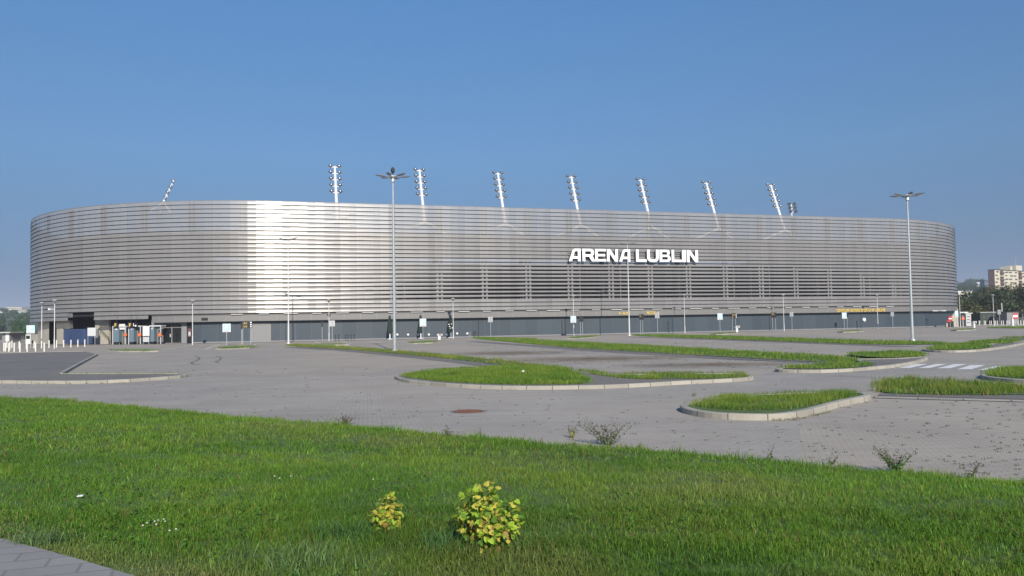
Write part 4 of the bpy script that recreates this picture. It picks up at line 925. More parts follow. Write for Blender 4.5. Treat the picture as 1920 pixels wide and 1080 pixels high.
# dark raised island at the left
island([(-260, 712), (0, 713), (100, 714.5), (220, 712.5), (300, 707), (350, 703), (352, 700), (300, 699), (120, 700), (117, 698), (195, 657.5), (60, 660), (-260, 668)], M['dark'], k=1)
turf([(100, 702), (120, 698), (150, 700), (350, 699), (345, 701.5), (150, 703)], 0.1, 60, 0.10, 0.02, 'sparse weeds along the back edge of the dark left island', 0.7, 0.3, soil=False)
# island A
IA = [(738, 705), (755, 711), (800, 716), (860, 720.5), (920, 723), (980, 724), (1050, 723.5), (1130, 722), (1200, 719), (1280, 714), (1350, 711), (1416, 707), (1408, 702), (1385, 698.5), (1300, 700), (1200, 701), (1120, 699.5), (1070, 694), (1010, 687.5), (940, 687), (860, 691), (790, 698), (742, 703)]
island(IA, M['dark'])
turf([(745, 705.5), (790, 698.5), (860, 691), (940, 686.5), (1020, 687), (1062, 693), (1090, 704), (1112, 717), (1085, 721), (1000, 721.5), (920, 720.5), (860, 717.5), (800, 712.5)], 0.09, 800, 0.20, 0.018, 'bright grass on the kerbed island before the centre of the stadium', 0.35, 0.05)
turf([(1075, 692), (1120, 698), (1200, 700.5), (1300, 699.5), (1385, 698), (1404, 703), (1395, 709.5), (1300, 711), (1210, 711.5), (1160, 709), (1110, 702)], 0.09, 500, 0.18, 0.02, 'yellowish grass strip at the right tip of the central island', 0.8, 0.15)
# long strip A2
strip('walkway', [(545, 651), (640, 656.5), (760, 667), (860, 677.5), (930, 686), (985, 693)], 1.5, 0.012, M['dark'])
turf([(535, 647), (560, 645.5), (640, 649.5), (740, 657), (800, 662), (870, 669), (940, 676), (1010, 684), (1080, 692), (1060, 696), (990, 690), (930, 683), (860, 674.5), (760, 664.5), (640, 654), (560, 650)], 0.02, 160, 0.22, 0.03, 'long weedy grass strip running from the tallest lamp pole to the central island', 0.9, 0.25, edge=0.25)
# strip B
strip('walkway', [(885, 640), (1000, 648.5), (1100, 656.5), (1250, 665.5), (1400, 674), (1560, 680)], 1.6, 0.012, M['dark'])
turf([(880, 634), (900, 632.5), (1000, 637), (1100, 642), (1200, 647.5), (1400, 659), (1540, 666), (1600, 671), (1630, 678), (1590, 681), (1500, 676.5), (1400, 671), (1250, 662.5), (1100, 654), (1000, 645.5)], 0.02, 110, 0.24, 0.035, 'long even grass strip behind the moss patches in the middle of the lot', 0.5, 0.06, edge=0.15)
strip('kerb_edge', [(1080, 653.5), (1250, 663.5), (1400, 672), (1500, 677.8), (1590, 682)], 0.12, 0.05, M['kerb'], uvl=1.0)
island([(1447, 691.5), (1480, 693.5), (1540, 693.8), (1600, 691), (1645, 687), (1680, 683.5), (1720, 677), (1742, 670), (1735, 667.5), (1690, 671), (1640, 672), (1600, 672.5), (1620, 680), (1560, 683), (1470, 688)], M['dark'], kw=0.16)
turf([(1453, 691), (1480, 686.5), (1560, 682), (1625, 679), (1645, 684), (1610, 689), (1540, 692)], 0.10, 220, 0.20, 0.028, 'grass head of the middle island left of the zebra crossing', 0.5, 0.05)
turf([(1580, 663), (1620, 660), (1680, 658.5), (1730, 660.5), (1742, 665), (1715, 669.5), (1660, 671), (1610, 668)], 0.10, 160, 0.22, 0.03, 'rounded grass patch behind the zebra crossing', 0.35, 0.03)
# strip C
strip('walkway', [(1190, 632), (1360, 637.5), (1500, 642.7), (1700, 650)], 1.6, 0.012, M['dark'])
turf([(1180, 627), (1360, 630), (1500, 635), (1640, 639.5), (1760, 641), (1790, 645), (1700, 646.5), (1600, 645), (1500, 641), (1360, 636), (1200, 630.5)], 0.02, 60, 0.26, 0.05, 'far grass strip leading to the right hand tall lamp', 0.5, 0.05, edge=0.2)
turf([(1725, 654.5), (1750, 650), (1800, 643), (1850, 646), (1862, 650), (1830, 655), (1770, 656.5)], 0.10, 90, 0.22, 0.05, 'grass head of the far island before the right hand tall lamp', 0.4, 0.03)
island([(1722, 655), (1770, 657.3), (1830, 656.3), (1872, 651.5), (1920, 643), (1925, 640), (1890, 641), (1850, 645.5), (1790, 645), (1745, 651)], M['dark'], kw=0.18)
turf([(1800, 641), (1880, 636), (1915, 637), (1905, 642), (1860, 646)], 0.10, 80, 0.2, 0.05, 'small grass patch by the far right kerb', 0.4, 0.03)
island([(1862, 634.5), (2100, 637), (2100, 633), (1890, 632)], M['soil'], kw=0.18)
turf([(1870, 633.8), (2100, 635.5), (2100, 631), (1890, 631.5)], 0.1, 60, 0.2, 0.05, 'thin grass band behind the far right kerb', 0.4, 0.03)
# island D, lower right
island([(1272, 760), (1290, 767.5), (1340, 774.5), (1430, 777.5), (1480, 775), (1530, 765.5), (1580, 751), (1640, 740), (1618, 736), (1590, 733.5), (1500, 735), (1400, 739.5), (1320, 746.5), (1282, 755)], M['soil'], zt=0.13, kw=0.16)
turf([(1290, 759), (1325, 747), (1400, 740.5), (1500, 736), (1590, 734.5), (1612, 738), (1560, 750.5), (1500, 764), (1450, 769), (1400, 769.5), (1340, 767)], 0.10, 1300, 0.17, 0.012, 'grass on the nearest kerbed island at the lower right', 0.5, 0.08)
strip('kerb_edge', [(1638, 745.5), (1760, 749), (1920, 753), (2300, 762)], 0.42, 0.016, M['kerb'])
sheet('walkway', gp([(1645, 742.5), (1920, 749.5), (2300, 758), (2300, 748), (1920, 738.5), (1650, 738)]), 0.012, M['dark'])
turf([(1642, 731), (1655, 715), (1685, 708), (1760, 712), (1850, 720), (1930, 725), (2100, 733), (2100, 744), (1920, 740), (1800, 740), (1720, 739), (1660, 737)], 0.02, 700, 0.26, 0.017, 'wild uneven grass strip at the right above the parking bay', 0.9, 0.2, edge=0.2)
# island F at the right edge
island([(1836, 704), (1870, 708.5), (1920, 712), (2050, 717), (2100, 705), (2050, 692), (1960, 686), (1900, 687), (1862, 692), (1842, 699)], M['soil'])
turf([(1842, 703), (1862, 693), (1900, 688), (1960, 687), (2050, 693), (2090, 705), (2045, 714), (1920, 708.5), (1870, 705.5)], 0.10, 600, 0.20, 0.02, 'grass on the round island at the right edge beside the zebra crossing', 0.35, 0.04)
# small far islands near the facade
for i, (pts, lab) in enumerate([([(195, 657.5), (300, 658), (290, 655), (210, 655)], 'under the turnstiles'), ([(400, 654.5), (488, 650.5), (478, 647.5), (410, 650)], 'below the light blue sign at the left'), ([(583, 646.5), (657, 645.7), (650, 644), (595, 644.5)], 'below a square grey sign'), ([(755, 644), (828, 641), (820, 638.5), (770, 640.5)], 'before the middle parasol'),
    ([(925, 635.5), (975, 636.5), (972, 634.3), (930, 633.8)], 'before the lone grey sign'), ([(1058, 635.5), (1128, 630.5), (1120, 628.5), (1075, 631)], 'below the white letters'), ([(1327, 627), (1386, 624.5), (1380, 623), (1340, 624)], 'left of the middle ticket machine'), ([(1566, 622.7), (1622, 620.6), (1615, 619), (1580, 620)], 'below the yellow lettering'), ([(1780, 619.3), (1832, 617.7), (1828, 616), (1790, 617)], 'at the right hand ticket machine')]):
    island(pts, M['soil'], kw=0.2, k=1); turf(pts, 0.09, 30, 0.16, 0.06, 'small far grass patch '+lab, 0.5, 0.05, soil=False)
turf([(1855, 613), (2100, 611), (2100, 614.5), (1850, 616)], 0.02, 25, 0.2, 0.08, 'far grass band before the right hand bollards', 0.5, 0.05)
turf([(880, 633.5), (905, 632), (1000, 634), (1010, 636), (930, 637)], 0.02, 40, 0.2, 0.06, 'grass wedge right of the parasols', 0.6, 0.1)
# painted lines near the stadium
for pts in ([(300, 657), (360, 648)], [(345, 655), (388, 655)], [(385, 655), (412, 645.5)], [(470, 651), (480, 645)], [(590, 640.5), (604, 646)], [(638, 639.7), (660, 645.5)], [(690, 640), (716, 644)], [(657, 645.5), (728, 642.6)], [(745, 640.5), (765, 643)], [(830, 636), (852, 639)], [(910, 633), (942, 636)], [(978, 635.5), (1065, 632)], [(1300, 627), (1327, 626.3)], [(1506, 619.5), (1530, 621)], [(1500, 623.3), (1552, 621.8)], [(1700, 619), (1760, 617.5)], [(0, 659), (80, 657), (150, 655)], [(1640, 619), (1665, 620.5)]):
    strip('parking_line', pts, 0.16, 0.012, M['line'])
for k, q in enumerate([[(1657, 690.2), (1675, 690.2), (1706, 683), (1690, 683)], [(1683, 690.4), (1706, 690.4), (1740, 683), (1718, 683)], [(1721, 690.6), (1743, 690.6), (1775, 683), (1755, 683)], [(1757, 691), (1781, 691), (1812, 683.2), (1789, 683.2)], [(1794, 693), (1821, 693), (1848, 685), (1821, 685)], [(1834, 694), (1850, 694), (1888, 687), (1866, 687)]]):
    sheet('zebra_stripe', gp(q), 0.012, M['zebra'])
M['tyre'] = mat('tyre_rubber_trace', (0.13, 0.125, 0.125), 0.9, noise=0.3, scale=3)
for pts, wd in (([(366, 668), (374, 671), (372, 675), (358, 680), (362, 683), (376, 683.5)], 0.12), ([(405, 668), (415, 671), (412, 675), (403, 679), (412, 681)], 0.1), ([(454, 675.5), (472, 675.5)], 0.1), ([(490, 675.8), (504, 675.8)], 0.1), ([(1512, 705), (1600, 707), (1660, 709)], 0.06), ([(1560, 704), (1625, 706)], 0.05)):
    strip('tyre_mark', pts, wd, 0.008, M['tyre'])
# manhole
P = g(878, 772); th = thing('manhole_cover', P, 'round rusty manhole cover in the grey driving lane', 'manhole cover')
MB().lathe((P[0], P[1], 0), [(0.42, 0.0), (0.42, 0.010), (0.37, 0.011)], 32).build('frame', M['dark'], th)
b = MB().lathe((P[0], P[1], 0), [(0.36, 0.0), (0.36, 0.016), (0.34, 0.019)], 32)
for i in range(-4, 5):
    for j in range(-4, 5):
        if i*i+j*j < 17: b.box((P[0]+i*0.075, P[1]+j*0.075, 0.020), 0.024, 0.024, 0.004)
b.build('cover', M['rust'], th)

# ------------------------------------------------------------------ lawn
EDGE = [g(a, b)[:2] for a, b in [(-500, 712), (0, 748), (100, 751), (200, 760), (300, 770), (480, 786), (700, 804), (960, 829), (1200, 846), (1400, 863), (1600, 881), (1920, 907), (2400, 950)]]
EX = np.array([e[0] for e in EDGE]); EY = np.array([e[1] for e in EDGE]); _o = np.argsort(EX); EX = EX[_o]; EY = EY[_o]
def Ye(x): return np.interp(x, EX, EY)+0.20*(fbm(np.asarray(x, float)*2.6+3, np.asarray(x, float)*0+9)-0.5)*2
def lz(x, y):
    d = np.maximum(Ye(x)-y, 0); return 0.5*(1-np.exp(-d/6.5))*1.12*np.minimum(1, d/0.6+0.1)*0.97+0.02+0.05*(fbm(np.asarray(x)*0.5+2, np.asarray(y)*0.5+5)-0.5)*np.minimum(1, d/2)
def lhit(px, py):
    r = ray(px, py)
    for t in np.arange(2.5, 40, 0.01):
        P = EYE+r*t
        if P[2] < float(lz(P[0], P[1])): return P
    return P
xs = np.concatenate([np.arange(-34, -14, 1.0), np.arange(-14, 12, 0.25), np.arange(12, 30, 1.0)]); ds = np.array([0, .15, .4, .8, 1.3, 2, 2.7, 3.5, 4.4, 5.3, 6.2, 7.1, 8, 9, 10, 11, 12.5, 14, 16, 19, 23, 28]); mb = MB()
G = [[(x, float(Ye(x))-d, float(lz(x, float(Ye(x))-d)) if d > 0 else -0.02) for d in ds] for x in xs]
for i in range(len(xs)-1):
    for j in range(len(ds)-1): mb.poly([G[i][j+1], G[i+1][j+1], G[i+1][j], G[i][j]])
props(mb.build('lawn', M['soil'], smooth=True), None, None, None, 'structure')
# path at the lower left
PA = lhit(-2, 1017); PB = lhit(214, 1079); dpt = (PB-PA)[:2]; dpt /= np.linalg.norm(dpt); npt = np.array([dpt[1], -dpt[0]])
if npt[0] > 0: npt = -npt
def onpath(x, y):
    v = (np.asarray(x)-PA[0])*npt[0]+(np.asarray(y)-PA[1])*npt[1]; return (v > 0) & (v < 2.6)
mb = MB()
for i in range(-60, 40):
    a = PA[:2]+dpt*i*0.3; b = PA[:2]+dpt*(i+1)*0.3
    for j in range(6):
        w0, w1 = j*2.6/6, (j+1)*2.6/6; q = [a+npt*w0, b+npt*w0, b+npt*w1, a+npt*w1]; mb.poly([(p[0], p[1], float(lz(p[0], p[1]))+0.035) for p in q])
o = mb.build('path', M['slab'])
if o.data.polygons[0].normal.z < 0: o.data.flip_normals()
props(o, None, None, None, 'structure')
SHR = [lhit(916, 1036), lhit(726, 1004)]
def lawn_blades(y0, y1, dens, h, wd, seg2):
    xm = 0.68*y1+2.0; n = int(2*xm*(y1-y0)*dens); X = RNG.uniform(-xm, xm, n); Y = RNG.uniform(y0, y1, n); ok = (np.abs(X) < 0.68*Y+2.0) & (Y < Ye(X)+RNG.normal(0.02, 0.11, n)) & ~onpath(X+RNG.normal(0, .03, n), Y+RNG.normal(0, .03, n)); X, Y = X[ok], Y[ok]; n = len(X)
    c1 = fbm(X*0.7+11, Y*0.7+3); c2 = fbm(X*3.1, Y*3.1+40); keep = RNG.random(n) < np.clip(0.15+c2*1.5, 0.15, 1); X, Y, c1, c2 = X[keep], Y[keep], c1[keep], c2[keep]; n = len(X)
    d = Ye(X)-Y; edge = np.clip(1-d/0.9, 0, 1); hh = h*(0.35+0.6*c1+1.1*c2**1.5)*RNG.uniform(.55, 1.5, n)*(1+edge*0.9*c2*1.4)
    near = np.clip((5.6-Y)/1.6, 0, 1); hh *= 1+0.45*near*(0.4+c2); 
    sh = np.min([np.hypot(X-p[0], Y-p[1]) for p in SHR], 0); hh *= 1+0.9*np.clip(1-sh/0.55, 0, 1)
    v = (X-PA[0])*npt[0]+(Y-PA[1])*npt[1]; pe = np.clip(1+v/0.5, 0, 1)
    t = gtint(X, Y, (0.135, 0.29, 0.038), 0.28, 0.05, 0.75)
    dr = np.array([0.26, 0.23, 0.10]); f = (pe*0.55+0.6*np.clip(fbm(X*0.45+70, Y*0.45+20)*2.8-1.4, 0, 1)*RNG.uniform(.2, 1, n))[:, None]; f = np.clip(f, 0, .9); t = t*(1-f)+dr*f*RNG.uniform(.6, 1.2, (n, 1)); t = t*(1+0.22*np.clip((fbm(X*0.22+9, Y*0.22+4)-0.5)*3, -1, 1)[:, None]); hh *= 1-0.45*pe
    hl = RNG.random(n) < 0.07; t[hl] = t[hl]*1.8; t = np.minimum(t, 0.6)
    blades(X, Y, lz(X, Y), hh, wd*RNG.uniform(.7, 1.3, n), np.minimum(RNG.uniform(0.15, 1.0, n)+0.15*near, 1.1), t, seg2, 'grass', 'mown green lawn in the foreground' if seg2 else 'mown green lawn towards the paving')
lawn_blades(3.4, 5.2, 8500, 0.052, 0.0040, True); lawn_blades(5.2, 7.5, 5600, 0.046, 0.0050, True); lawn_blades(7.5, 11.0, 2600, 0.045, 0.008, False); lawn_blades(11.0, 26, 900, 0.052, 0.015, False)
# broad leaved weed rosettes inside the lawn: low clover mats
n = 5200; X = RNG.uniform(-9, 9, n); Y = RNG.uniform(3.6, 12, n); c = fbm(X*0.8+90, Y*0.8+60); ok = (c > 0.60) & (Y < Ye(X)-0.2) & ~onpath(X, Y); X, Y = X[ok], Y[ok]; n = len(X)
V = []; 
for k in range(4):
    a = RNG.random(n)*2*PI; r = RNG.uniform(.008, .018, n); Z = lz(X, Y)+RNG.uniform(.03, .075, n); ox = RNG.normal(0, .02, n); oy = RNG.normal(0, .02, n)
    V.append(np.stack([np.c_[X+ox+np.cos(a+q)*r, Y+oy+np.sin(a+q)*r, Z+RNG.normal(0, .006, n)] for q in (0, PI/2, PI, 3*PI/2)], 1).reshape(-1, 3))
V = np.concatenate(V); props(tris_obj('clover_leaves', V, np.arange(len(V)).reshape(-1, 4), np.repeat(np.array([[0.09, 0.21, 0.03]])*RNG.uniform(.7, 1.4, (len(V)//4, 1)), 4, 0), M['leaf']), 'low clover leaves mixed into the lawn', None, None, 'stuff')

# ------------------------------------------------------------------ plants
def leafshape(kind):
    if kind == 'lobed': return [(0, 0), (.22, .08), (.42, .05), (.40, .28), (.52, .42), (.34, .52), (.30, .78), (.12, .80), (0, 1.0)]
    return [(0, 0), (.28, .2), (.36, .45), (.22, .75), (0, 1)]
def leaf(V, Fc, Tn, P, d, up, size, tint, kind='lobed'):
    """folded leaf from P along d"""
    side = np.cross(d, up); side /= np.linalg.norm(side)+1e-9; nrm = np.cross(side, d); R = leafshape(kind)
    for sg in (-1, 1):
        b = len(V)
        for u, v in R: V.append(P+d*v*size+side*sg*u*size*0.9+nrm*(u*0.25-0.22*v*v)*size); Tn.append(tint*(0.92 if sg < 0 else 1.06))
        for i in range(1, len(R)-1): Fc.append((b, b+i, b+i+1) if sg > 0 else (b, b+i+1, b+i))
def shrub(P, W, H, nl, label, gold, seed):
    rg = np.random.default_rng(seed); th = thing('golden_shrub', P, label, 'shrub', 'yellow leaved shrubs in the lawn'); b = MB(); V = []; Fc = []; Tn = []
    tips = []
    for k in range(int(16*W/0.4)+5):
        a = rg.random()*2*PI; rad = W/2*rg.uniform(.1, .95); base = P+np.array([math.cos(a), math.sin(a), 0])*W*0.12*rg.random(); top = P+np.array([math.cos(a)*rad, math.sin(a)*rad, H*rg.uniform(.45, .97)*(1-0.35*(rad/(W/2))**2)])
        mid = (base+top)/2+np.array([math.cos(a), math.sin(a), 0])*W*0.05; b.tube(base-np.array([0, 0, .02]), mid, .005, .004, 5, False); b.tube(mid, top, .004, .002, 5, False); tips.append((base, mid, top))
    b.build('stem', M['bark'], th)
    for k in range(nl):
        bs, md, tp = tips[rg.integers(len(tips))]; t = rg.random()**0.6; q = md+(tp-md)*t if rg.random() < .8 else bs+(md-bs)*(0.4+.6*t)
        q = q+rg.normal(0, W*0.065, 3); rel = q-(P+np.array([0, 0, H*0.5])); out = rel/np.array([W/2, W/2, H/2]); L = np.linalg.norm(out)
        if L > 1.0: q = P+np.array([0, 0, H*.5])+rel/L*1.03
        q[2] = max(q[2], P[2]+H*0.09)
        d = out/(L+1e-6)*0.7+rg.normal(0, .55, 3)+np.array([0, 0, -0.15]); d /= np.linalg.norm(d); up = out*0.8+np.array([0, -0.25, .7])+rg.normal(0, .35, 3)
        m = rg.random(); hgt = (q[2]-P[2])/H
        if m < gold*(0.5+hgt): c = np.array([0.52, 0.47, 0.08])
        elif m < gold+.05: c = np.array([0.34, 0.22, 0.06])
        elif m < .78: c = np.array([0.33, 0.48, 0.045])
        else: c = np.array([0.13, 0.27, 0.035])
        leaf(V, Fc, Tn, q, d, up, rg.uniform(.034, .058), c*rg.uniform(.75, 1.15))
    o = tris_obj('leaves', np.array(V), np.array(Fc), np.array(Tn), M['leaf'], th, P); return th
def wh(base, pxl, pxr, ytop): D = base[1]; return (pxr-pxl)/F_PX*D, (pix(base)[1]-ytop)/F_PX*D
W_, H_ = wh(SHR[0], 858, 978, 908); shrub(SHR[0], W_*0.95, H_*1.12, 760, 'larger round shrub with lobed yellow green leaves in the lawn', 0.33, 5)
W_, H_ = wh(SHR[1], 694, 752, 927); shrub(SHR[1], W_*0.98, H_*1.18, 300, 'smaller narrow shrub with golden brown leaves left of the larger shrub', 0.5, 9)
def weed(P, H, W, n, label, tint=(0.18, 0.21, 0.14), seed_c=(0.06, 0.042, 0.04), seed=1, leafn=44, name='weed_plant'):
    rg = np.random.default_rng(seed); th = thing(name, P, label, 'weed', 'tall weeds along the paving'); b = MB(); V = []; Fc = []; Tn = []; T0 = np.array(tint)
    for k in range(n):
        a = rg.random()*2*PI; ux = rg.uniform(-1, 1); e = np.array([ux*W/2, rg.uniform(-.5, .5)*W/2, H*(rg.uniform(.45, .85)+.15*abs(ux))]); m = P+e*np.array([.5, .5, .5])+rg.normal(0, .01, 3); tp = P+e; b.tube(P, m, .004, .003, 4, False); b.tube(m, tp, .003, .0015, 4, False)
        for j in range(leafn):
            t = rg.random(); q = (P+(m-P)*t*2) if t < .5 else m+(tp-m)*(t*2-1)
            if j % 3 == 0 and t > .4:
                q2 = q+rg.normal(0, .04, 3)+np.array([0, 0, .03]); b.tube(q, q2, .0015, .001, 3, False)
                for _ in range(2): leaf(V, Fc, Tn, q2, rg.normal(0, 1, 3), rg.normal(0, 1, 3), rg.uniform(.010, .018), np.array(seed_c)*rg.uniform(.7, 1.5), 'x')
            else:
                d = rg.normal(0, .7, 3)+e/np.linalg.norm(e); d /= np.linalg.norm(d); leaf(V, Fc, Tn, q, d, rg.normal(0, 1, 3)+np.array([0, 0, 1]), rg.uniform(.025, .055)*(1.3-t), T0*rg.uniform(.6, 1.5), 'x')
    b.build('stem', M['weedstem'], th); tris_obj('leaves', np.array(V), np.array(Fc), np.array(Tn), M['leaf'], th, P)
M['weedstem'] = mat('weed_stem', (0.16, 0.15, 0.09), 0.9, noise=0.3)
def wd_(px, py, ytop, wpx, n, lab, **k):
    P = np.array(g(px, py)); P[2] = max(0, float(lz(P[0], P[1])) if P[1] < float(Ye(P[0])) else 0); D = P[1]; weed(P, (py-ytop)/F_PX*D, wpx/F_PX*D, n, lab, **k)
wd_(1142, 835, 784, 125, 20, 'large grey green weed with dark seed heads spreading over the lane edge', seed=3)
wd_(1683, 888, 842, 80, 14, 'leafy green weed at the lawn edge, lower right', seed=4, tint=(0.10, 0.19, 0.06))
wd_(1073, 822, 798, 16, 5, 'small pale yellow weed just left of the large grey green weed', seed=5, tint=(0.34, 0.34, 0.13))
wd_(1444, 864, 832, 22, 3, 'thin pale stalks between the two larger weeds on the lawn edge', seed=6, leafn=10)
wd_(1820, 902, 864, 60, 7, 'thin sparse weed stalks near the lower right corner', seed=7, leafn=12)
wd_(646, 797, 776, 60, 8, 'low spreading weeds on the lawn edge, left of the manhole cover', seed=8, tint=(0.12, 0.15, 0.07))
wd_(840, 822, 806, 22, 4, 'small weed on the lawn edge just below the manhole cover', seed=9)
wd_(1303, 744, 731, 14, 3, 'thin stalk with dark tips on the nose of the lower right island', seed=10, leafn=12)
wd_(932, 687, 664, 8, 2, 'tall thin dry stalk in the weedy strip behind the central island', seed=12, leafn=10)
wd_(1560, 871, 856, 26, 4, 'small weed tuft on the lawn edge left of the leafy green weed', seed=14, leafn=14)
# coarse grass tufts
def tuft(px, py, r, n, h, label, tint=(0.13, 0.21, 0.07)):
    P = lhit(px, py); X = P[0]+RNG.normal(0, r, n); Y = P[1]+RNG.normal(0, r*.7, n); t = np.array(tint)*RNG.uniform(.6, 1.5, (n, 1)); blades(X, Y, lz(X, Y), h*RNG.uniform(.5, 1.2, n), RNG.uniform(.004, .007, n), RNG.uniform(.3, 1.1, n), t, True, 'grass', label)
tuft(78, 1022, .10, 260, .13, 'coarse bluish grass tuft at the path edge'); tuft(640, 1010, .16, 260, .16, 'coarse tuft left of the smaller shrub', (0.07, 0.16, 0.04)); tuft(860, 1030, .2, 420, .17, 'coarse long grass between the two shrubs', (0.07, 0.16, 0.04)); tuft(560, 1060, .25, 420, .15, 'long grass at the bottom centre left')
# clover flowers and litter
fl = [(268, 998), (276, 993), (290, 990), (296, 988), (307, 986), (310, 990), (293, 996), (318, 1008), (330, 1005), (515, 902), (524, 906), (545, 902), (700, 908)]
proto = None
for x, y in fl:
    P = lhit(x, y); P = np.array([P[0], P[1], P[2]+0.055])
    if proto is None: proto = MB().ell((0, 0, 0), .0085, .0085, .007).build('clover_flower', M['flower'], None, (0, 0, 0), smooth=True); c = proto
    else: c = proto.copy(); COL.objects.link(c)
    c.location = P.tolist(); props(c, 'tiny white clover flower in the lawn left of the smaller shrub', 'flower', 'white clover flowers in the lawn')
P = lhit(150, 937); o = MB().hexa([P+np.array(v)*.62+np.array([0, 0, .012]) for v in ((-.045, -.02, .03), (.045, -.015, .035), (.05, .02, .05), (-.04, .02, .045), (-.045, -.02, .036), (.045, -.015, .041), (.05, .02, .056), (-.04, .02, .051))]).build('paper_scrap', M['white'], None, P); props(o, 'white paper scrap lying in the lawn at the left', 'litter')
P = np.array(g(981, 696, .2)); o = MB().hexa([P+np.array(v)*.6 for v in ((-.09, -.05, -.05), (.09, -.04, -.04), (.07, .05, 0), (-.08, .05, -.02), (-.07, -.05, .06), (.06, -.04, .08), (.05, .04, .09), (-.07, .04, .05))]).build('plastic_bag', M['lightgrey'], None, P); props(o, 'crumpled white plastic bag in the grass of the central island', 'litter')

# sparse weeds and dirt in the paving joints
def joint_weeds(x0, x1, y0, y1, n, label, dens=None):
    px = RNG.uniform(x0, x1, n); py = RNG.uniform(y0, y1, n)
    if dens is not None: ok = RNG.random(n) < dens(px, py); px, py = px[ok], py[ok]
    P = np.array([g(a, b) for a, b in zip(px, py)]); X, Y = P[:, 0], P[:, 1]; ok = (Y > Ye(X)+0.1); X, Y = X[ok], Y[ok]; k = 7; D = np.repeat(Y, k); X = np.repeat(X, k)+RNG.normal(0, 1, len(D))*.02*(1+D*0.02); Y = D+RNG.normal(0, .012, len(D)); n = len(X)
    t = np.where(RNG.random((n, 1)) < .55, np.array([[.07, .062, .04]]), np.array([[.085, .11, .03]]))*RNG.uniform(.6, 1.4, (n, 1))
    blades(X, Y, np.full(n, .008), RNG.uniform(.008, .026, n)*(1+D*.01), np.full(n, .008)*(1+D*.06), RNG.uniform(.3, 1.1, n), t, False, 'joint_weeds', label)
joint_weeds(1400, 2000, 752, 930, 340, 'tiny weeds in the joints of the right hand parking bay', lambda a, b: np.clip((a-1380)/400, .1, 1))
joint_weeds(900, 1560, 640, 690, 260, 'tiny weeds in the joints of the moss stained bay')
joint_weeds(0, 1500, 690, 880, 420, 'sparse debris and weeds in the joints of the driving lane')
# weeds along kerb feet
def kerb_weeds(pts, n, label):
    P = [np.array(g(a, b)) for a, b in pts]; X = []; Y = []
    for _ in range(n):
        i = random.randrange(len(P)-1); t = random.random(); q = P[i]*(1-t)+P[i+1]*t; X.append(q[0]); Y.append(q[1]-.02)
    k = 9; X = np.repeat(np.array(X), k)+RNG.normal(0, .045, n*k); Y = np.repeat(np.array(Y), k)+RNG.normal(0, .015, n*k); m = len(X)
    t = np.where(RNG.random((m, 1)) < .5, np.array([[.16, .13, .06]]), np.array([[.10, .15, .04]]))*RNG.uniform(.6, 1.4, (m, 1)); blades(X, Y, np.full(m, .005), RNG.uniform(.02, .08, m), np.full(m, .012), RNG.uniform(.2, 1, m), t, False, 'kerb_weeds', label)
kerb_weeds([(0, 718), (100, 720.5), (220, 718.5), (300, 712), (350, 706)], 60, 'dry weeds along the foot of the dark left island kerb')
kerb_weeds([(1440, 790), (1500, 785), (1560, 772), (1620, 751)], 24, 'small weeds along the foot of the lower right island kerb')
kerb_weeds([(800, 722), (960, 731), (1130, 729), (1300, 718)], 16, 'few small weeds along the central island kerb')
# ------------------------------------------------------------------ trees
def tree(P, H, W, nleaf, lsz, tint, label, group, seed, name='leafy_tree', low=0.12):
    rg = np.random.default_rng(seed); P = np.array(P, float); th = thing(name, P, label, 'tree', group); b = MB(); nc = int(rg.integers(11, 17)); C = []
    b.tube(P-np.array([0, 0, .3]), P+np.array([0, 0, H*.45]), H*.028, H*.017, 7)
    for k in range(nc):
        a = rg.random()*2*PI; zz = rg.uniform(low+.13, .88); rad = W/2*math.sqrt(max(0.05, 1-((zz-.45)/.55)**2))*rg.uniform(.3, .85); c = P+np.array([math.cos(a)*rad, math.sin(a)*rad, H*zz]); C.append((c, W*rg.uniform(.15, .27)))
        if k < 6: b.tube(P+np.array([0, 0, H*(.2+.04*k)]), c, H*.012, H*.004, 5)
    b.build('trunk', M['bark'], th)
    ci = rg.integers(0, nc, nleaf); cc = np.array([C[i][0] for i in ci]); cr = np.array([C[i][1] for i in ci]); v = rg.normal(0, 1, (nleaf, 3)); v /= np.linalg.norm(v, axis=1)[:, None]; rad = cr*rg.uniform(.55, 1.12, nleaf)
    q = cc+v*rad[:, None]*np.array([1, 1, .8]); q[:, 2] = np.maximum(q[:, 2], P[2]+H*low)
    d1 = rg.normal(0, 1, (nleaf, 3)); d1 /= np.linalg.norm(d1, axis=1)[:, None]; d2 = np.cross(d1, v+rg.normal(0, .5, (nleaf, 3))); d2 /= np.linalg.norm(d2, axis=1)[:, None]+1e-9; s = lsz*rg.uniform(.5, 1.2, (nleaf, 1))
    V = np.stack([q-d1*s, q-d2*s*.6, q+d1*s, q+d2*s*.6], 1).reshape(-1, 3); cv = rg.uniform(.65, 1.4, nc)[ci][:, None]; t = np.array(tint)*cv*rg.uniform(.6, 1.5, (nleaf, 1))
    tris_obj('crown', V, np.arange(nleaf*4).reshape(-1, 4), np.repeat(t, 4, 0), M['leaf'], th, P)
rt = [(1806, 566, 176, 9), (1822, 560, 185, 9), (1838, 553, 190, 10), (1854, 546, 182, 10), (1872, 533, 195, 12), (1889, 545, 178, 10), (1903, 553, 205, 11), (1918, 541, 180, 11), (1940, 533, 188, 12), (1968, 540, 182, 12), (1845, 575, 174, 8), (1880, 568, 172, 8), (1912, 572, 172, 8), (1815, 578, 172, 7)]
